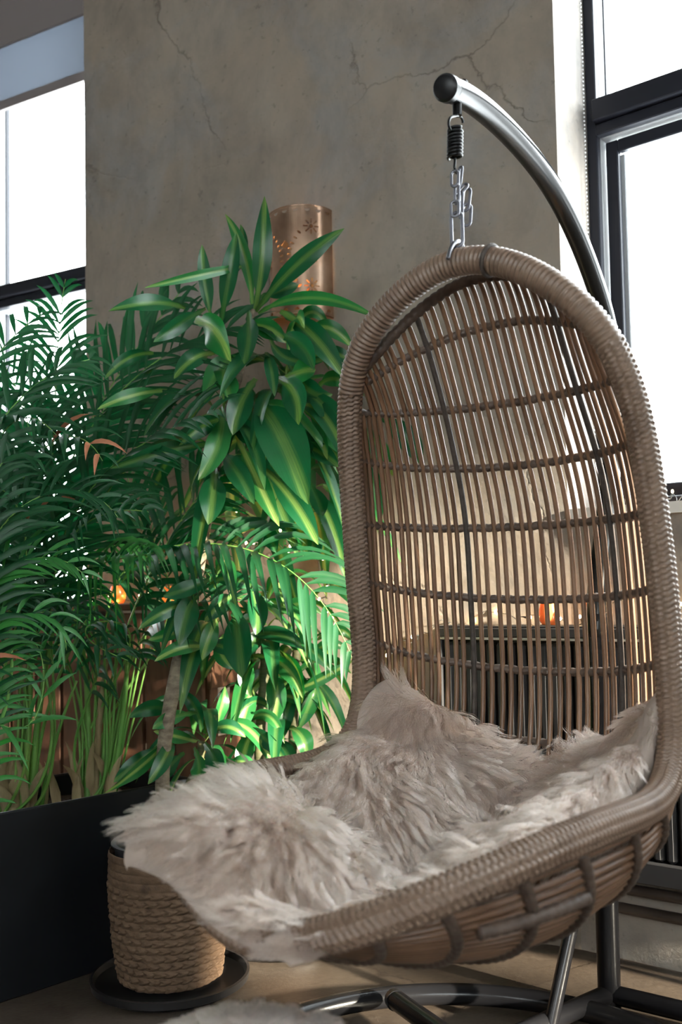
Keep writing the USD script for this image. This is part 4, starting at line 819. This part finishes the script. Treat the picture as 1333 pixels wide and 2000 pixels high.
palm('feathery areca palm at the left picture edge, nearest in the planter', G3,
     [(fpx(bj(G3, .0), (-60, 1200, 2.40), (-40, 900, 2.44), (60, 760, 2.50), (190, 700, 2.62)), 22, .25, .018, M_PALM),
      (fpx(bj(G3, .02), (-40, 1200, 2.40), (20, 1010, 2.40), (110, 960, 2.42), (230, 1010, 2.46)), 22, .23, .015, M_PALM, dict(droop=.22)),
      (fpx(bj(G3, .02), (-60, 1300, 2.40), (-10, 1130, 2.40), (70, 1090, 2.40), (170, 1130, 2.42)), 22, .21, .015, M_PALMY, dict(droop=.22)),
      (fpx(bj(G3, .03), (-60, 1250, 2.36), (-30, 1020, 2.36), (10, 900, 2.36), (80, 900, 2.36)), 20, .20, .017, M_PALM, dict(dead=.15)),
      (fpx(bj(G3, .04), (-30, 1400, 2.40), (50, 1420, 2.42), (85, 1340, 2.46), (60, 1250, 2.5)), 14, .16, .016, M_PALMY, dict(start=.35, droop=.2)),
      (fpx(bj(G3, .0), (-80, 1150, 2.46), (-60, 800, 2.52), (-10, 700, 2.60), (90, 610, 2.76)), 20, .26, .018, M_PALM),
      (fpx(bj(G3, .03), (-50, 1330, 2.38), (0, 1220, 2.38), (60, 1200, 2.40), (130, 1270, 2.44)), 18, .18, .015, M_PALMY)],
     [([bj(G3, d), at(x1, 1400, 2.42), at(x2, 1200, 2.42)], r) for d, x1, x2, r in ((.0, -50, -40, .016), (.03, -20, -30, .012), (.05, 5, 15, .008))], .02)

# ------------------------------------------------------------------ fairy lights and lanterns
M_WIRE = plain('fairy_wire', (.012, .014, .012), .5)
M_AMBER = mat('amber_glass', {'p': ('principled_bsdf', dict(base_color=(.70, .30, .09), roughness=.12, specular_ior_level=.6)), 't': ('translucent_bsdf', dict(color=(.80, .34, .10))), 'm': ('mix_closure', dict(fac=.35))}, [('p.BSDF', 'm.closure1'), ('t.BSDF', 'm.closure2')], surface='m.closure')
def fairy(label, pts, bulbs, seed, wire_r=.0012):
    """a string of tiny warm lamps: thin dark wire, each lamp a bead of its own"""
    rg = np.random.default_rng(seed); P = spline(np.array(pts), 140)
    P[1:-1] += np.stack([meshkit.noise(np.arange(1, 139)[:, None] * [.23, .1, .4] + 9 * k + seed, seed + k) - .5 for k in range(3)], 1) * [.03, .03, .05]
    t = thing('fairy_lights', label, 'fairy lights', P[0]); part(t, 'wire', tube(P, wire_r, 5), M_WIRE, True)
    ic = trimesh.creation.icosphere(1, .0033)
    for k in range(bulbs):
        p = P[int((k + .5) / bulbs * 139)]; d = unit(rg.normal(0, 1, 3) * [1, 1, .5] - UZ * .1); q = p + d * .016
        s = part(t, 'lamp', cat(*[x for x in [trimesh.Trimesh(ic.vertices * [1, 1, 1.5] + q + d * .006, ic.faces, process=False)]]), M_LED, True)
        part(t, 'holder', tube(np.array([p, q]), .0020, 5), M_WIRE, True)
wall_pt = lambda u, v, off: on_plane(u, v, J - NA * off, NA)
fairy('string of warm fairy lights threaded through the tall dracaena', [at(425, 900, 2.86), at(432, 925, 2.84), at(465, 970, 2.84), at(478, 1010, 2.86), at(475, 1050, 2.84), at(530, 1062, 2.88), at(570, 1055, 2.9), at(560, 1045, 2.88), at(530, 1035, 2.88), at(600, 1080, 2.92), at(640, 1180, 3.0), at(690, 1250, 3.03)], 26, 1)
fairy('string of warm fairy lights lying on the wooden crate', [J + DA * (cs0 + .05) - NA * .20 + UZ * (CT + .012), J + DA * (cs0 + .22) - NA * .24 + UZ * (CT + .02), J + DA * (cs0 + .40) - NA * .16 + UZ * (CT + .012), J + DA * (cs0 + .55) - NA * .25 + UZ * (CT + .05), J + DA * (cs1 - .1) - NA * .2 + UZ * (CT + .02)], 24, 2)
rt_ = lambda s, n_, z: r0 + DB * s + NB * n_ + UZ * (.886 + z)
fairy('string of warm fairy lights over the radiator behind chair back', [wall_pt(700, 1250, .12), wall_pt(760, 1270, .12), rt_(.02, .06, .02), rt_(.30, .05, .012), rt_(.45, .06, .02), rt_(.56, .05, .075), rt_(.66, .07, .02), rt_(.78, .05, .10), rt_(.90, .06, .015), rt_(1.2, .05, .015)], 20, 3)
fairy('string of warm fairy lights on the right window sill', [J + DB * q + NB * (.05 + .02 * (i % 2)) + UZ * (SILL + .024) for i, q in enumerate((.1, .2, .26, .33, .42, .6))], 10, 4)
def lantern(label, c, r, h):
    t = thing('candle_glass', label, 'candle holder', c); c = np.asarray(c)
    part(t, 'glass', lathe([(0, .001), (r * .7, .001), (r, h * .25), (r * 1.05, h * .6), (r * .82, h), (r * .78, h), (r * .98, h * .6), (r * .92, h * .26), (r * .6, .008), (0, .008)], c, 32), M_AMBER, 40)
    part(t, 'candle', lathe([(0, .009), (r * .45, .009), (r * .45, h * .35), (0, h * .35)], c, 20), plain('candle_wax', (.8, .7, .55), .5) if not stage.GetPrimAtPath('/World/Looks/candle_wax') else UsdShade.Material.Get(stage, '/World/Looks/candle_wax'), 30)
    f = trimesh.creation.icosphere(2, .006); f.vertices = f.vertices * [1, 1, 2.0] + c + UZ * (h * .35 + .016); part(t, 'flame', f, M_BULB, True)
lantern('amber glass candle holder on the crate among palm stems', J + DA * (cs0 + .42) - NA * .17 + UZ * CT, .026, .060)
lantern('smaller amber glass candle holder at crate\'s right end', J + DA * (cs0 + .20) - NA * .17 + UZ * CT, .024, .055)
lantern('amber glass candle holder on radiator, left one behind the chair', rt_(.33, .05, 0), .026, .060)
lantern('amber glass candle holder on radiator, right one behind the chair', rt_(.46, .05, 0), .024, .060)
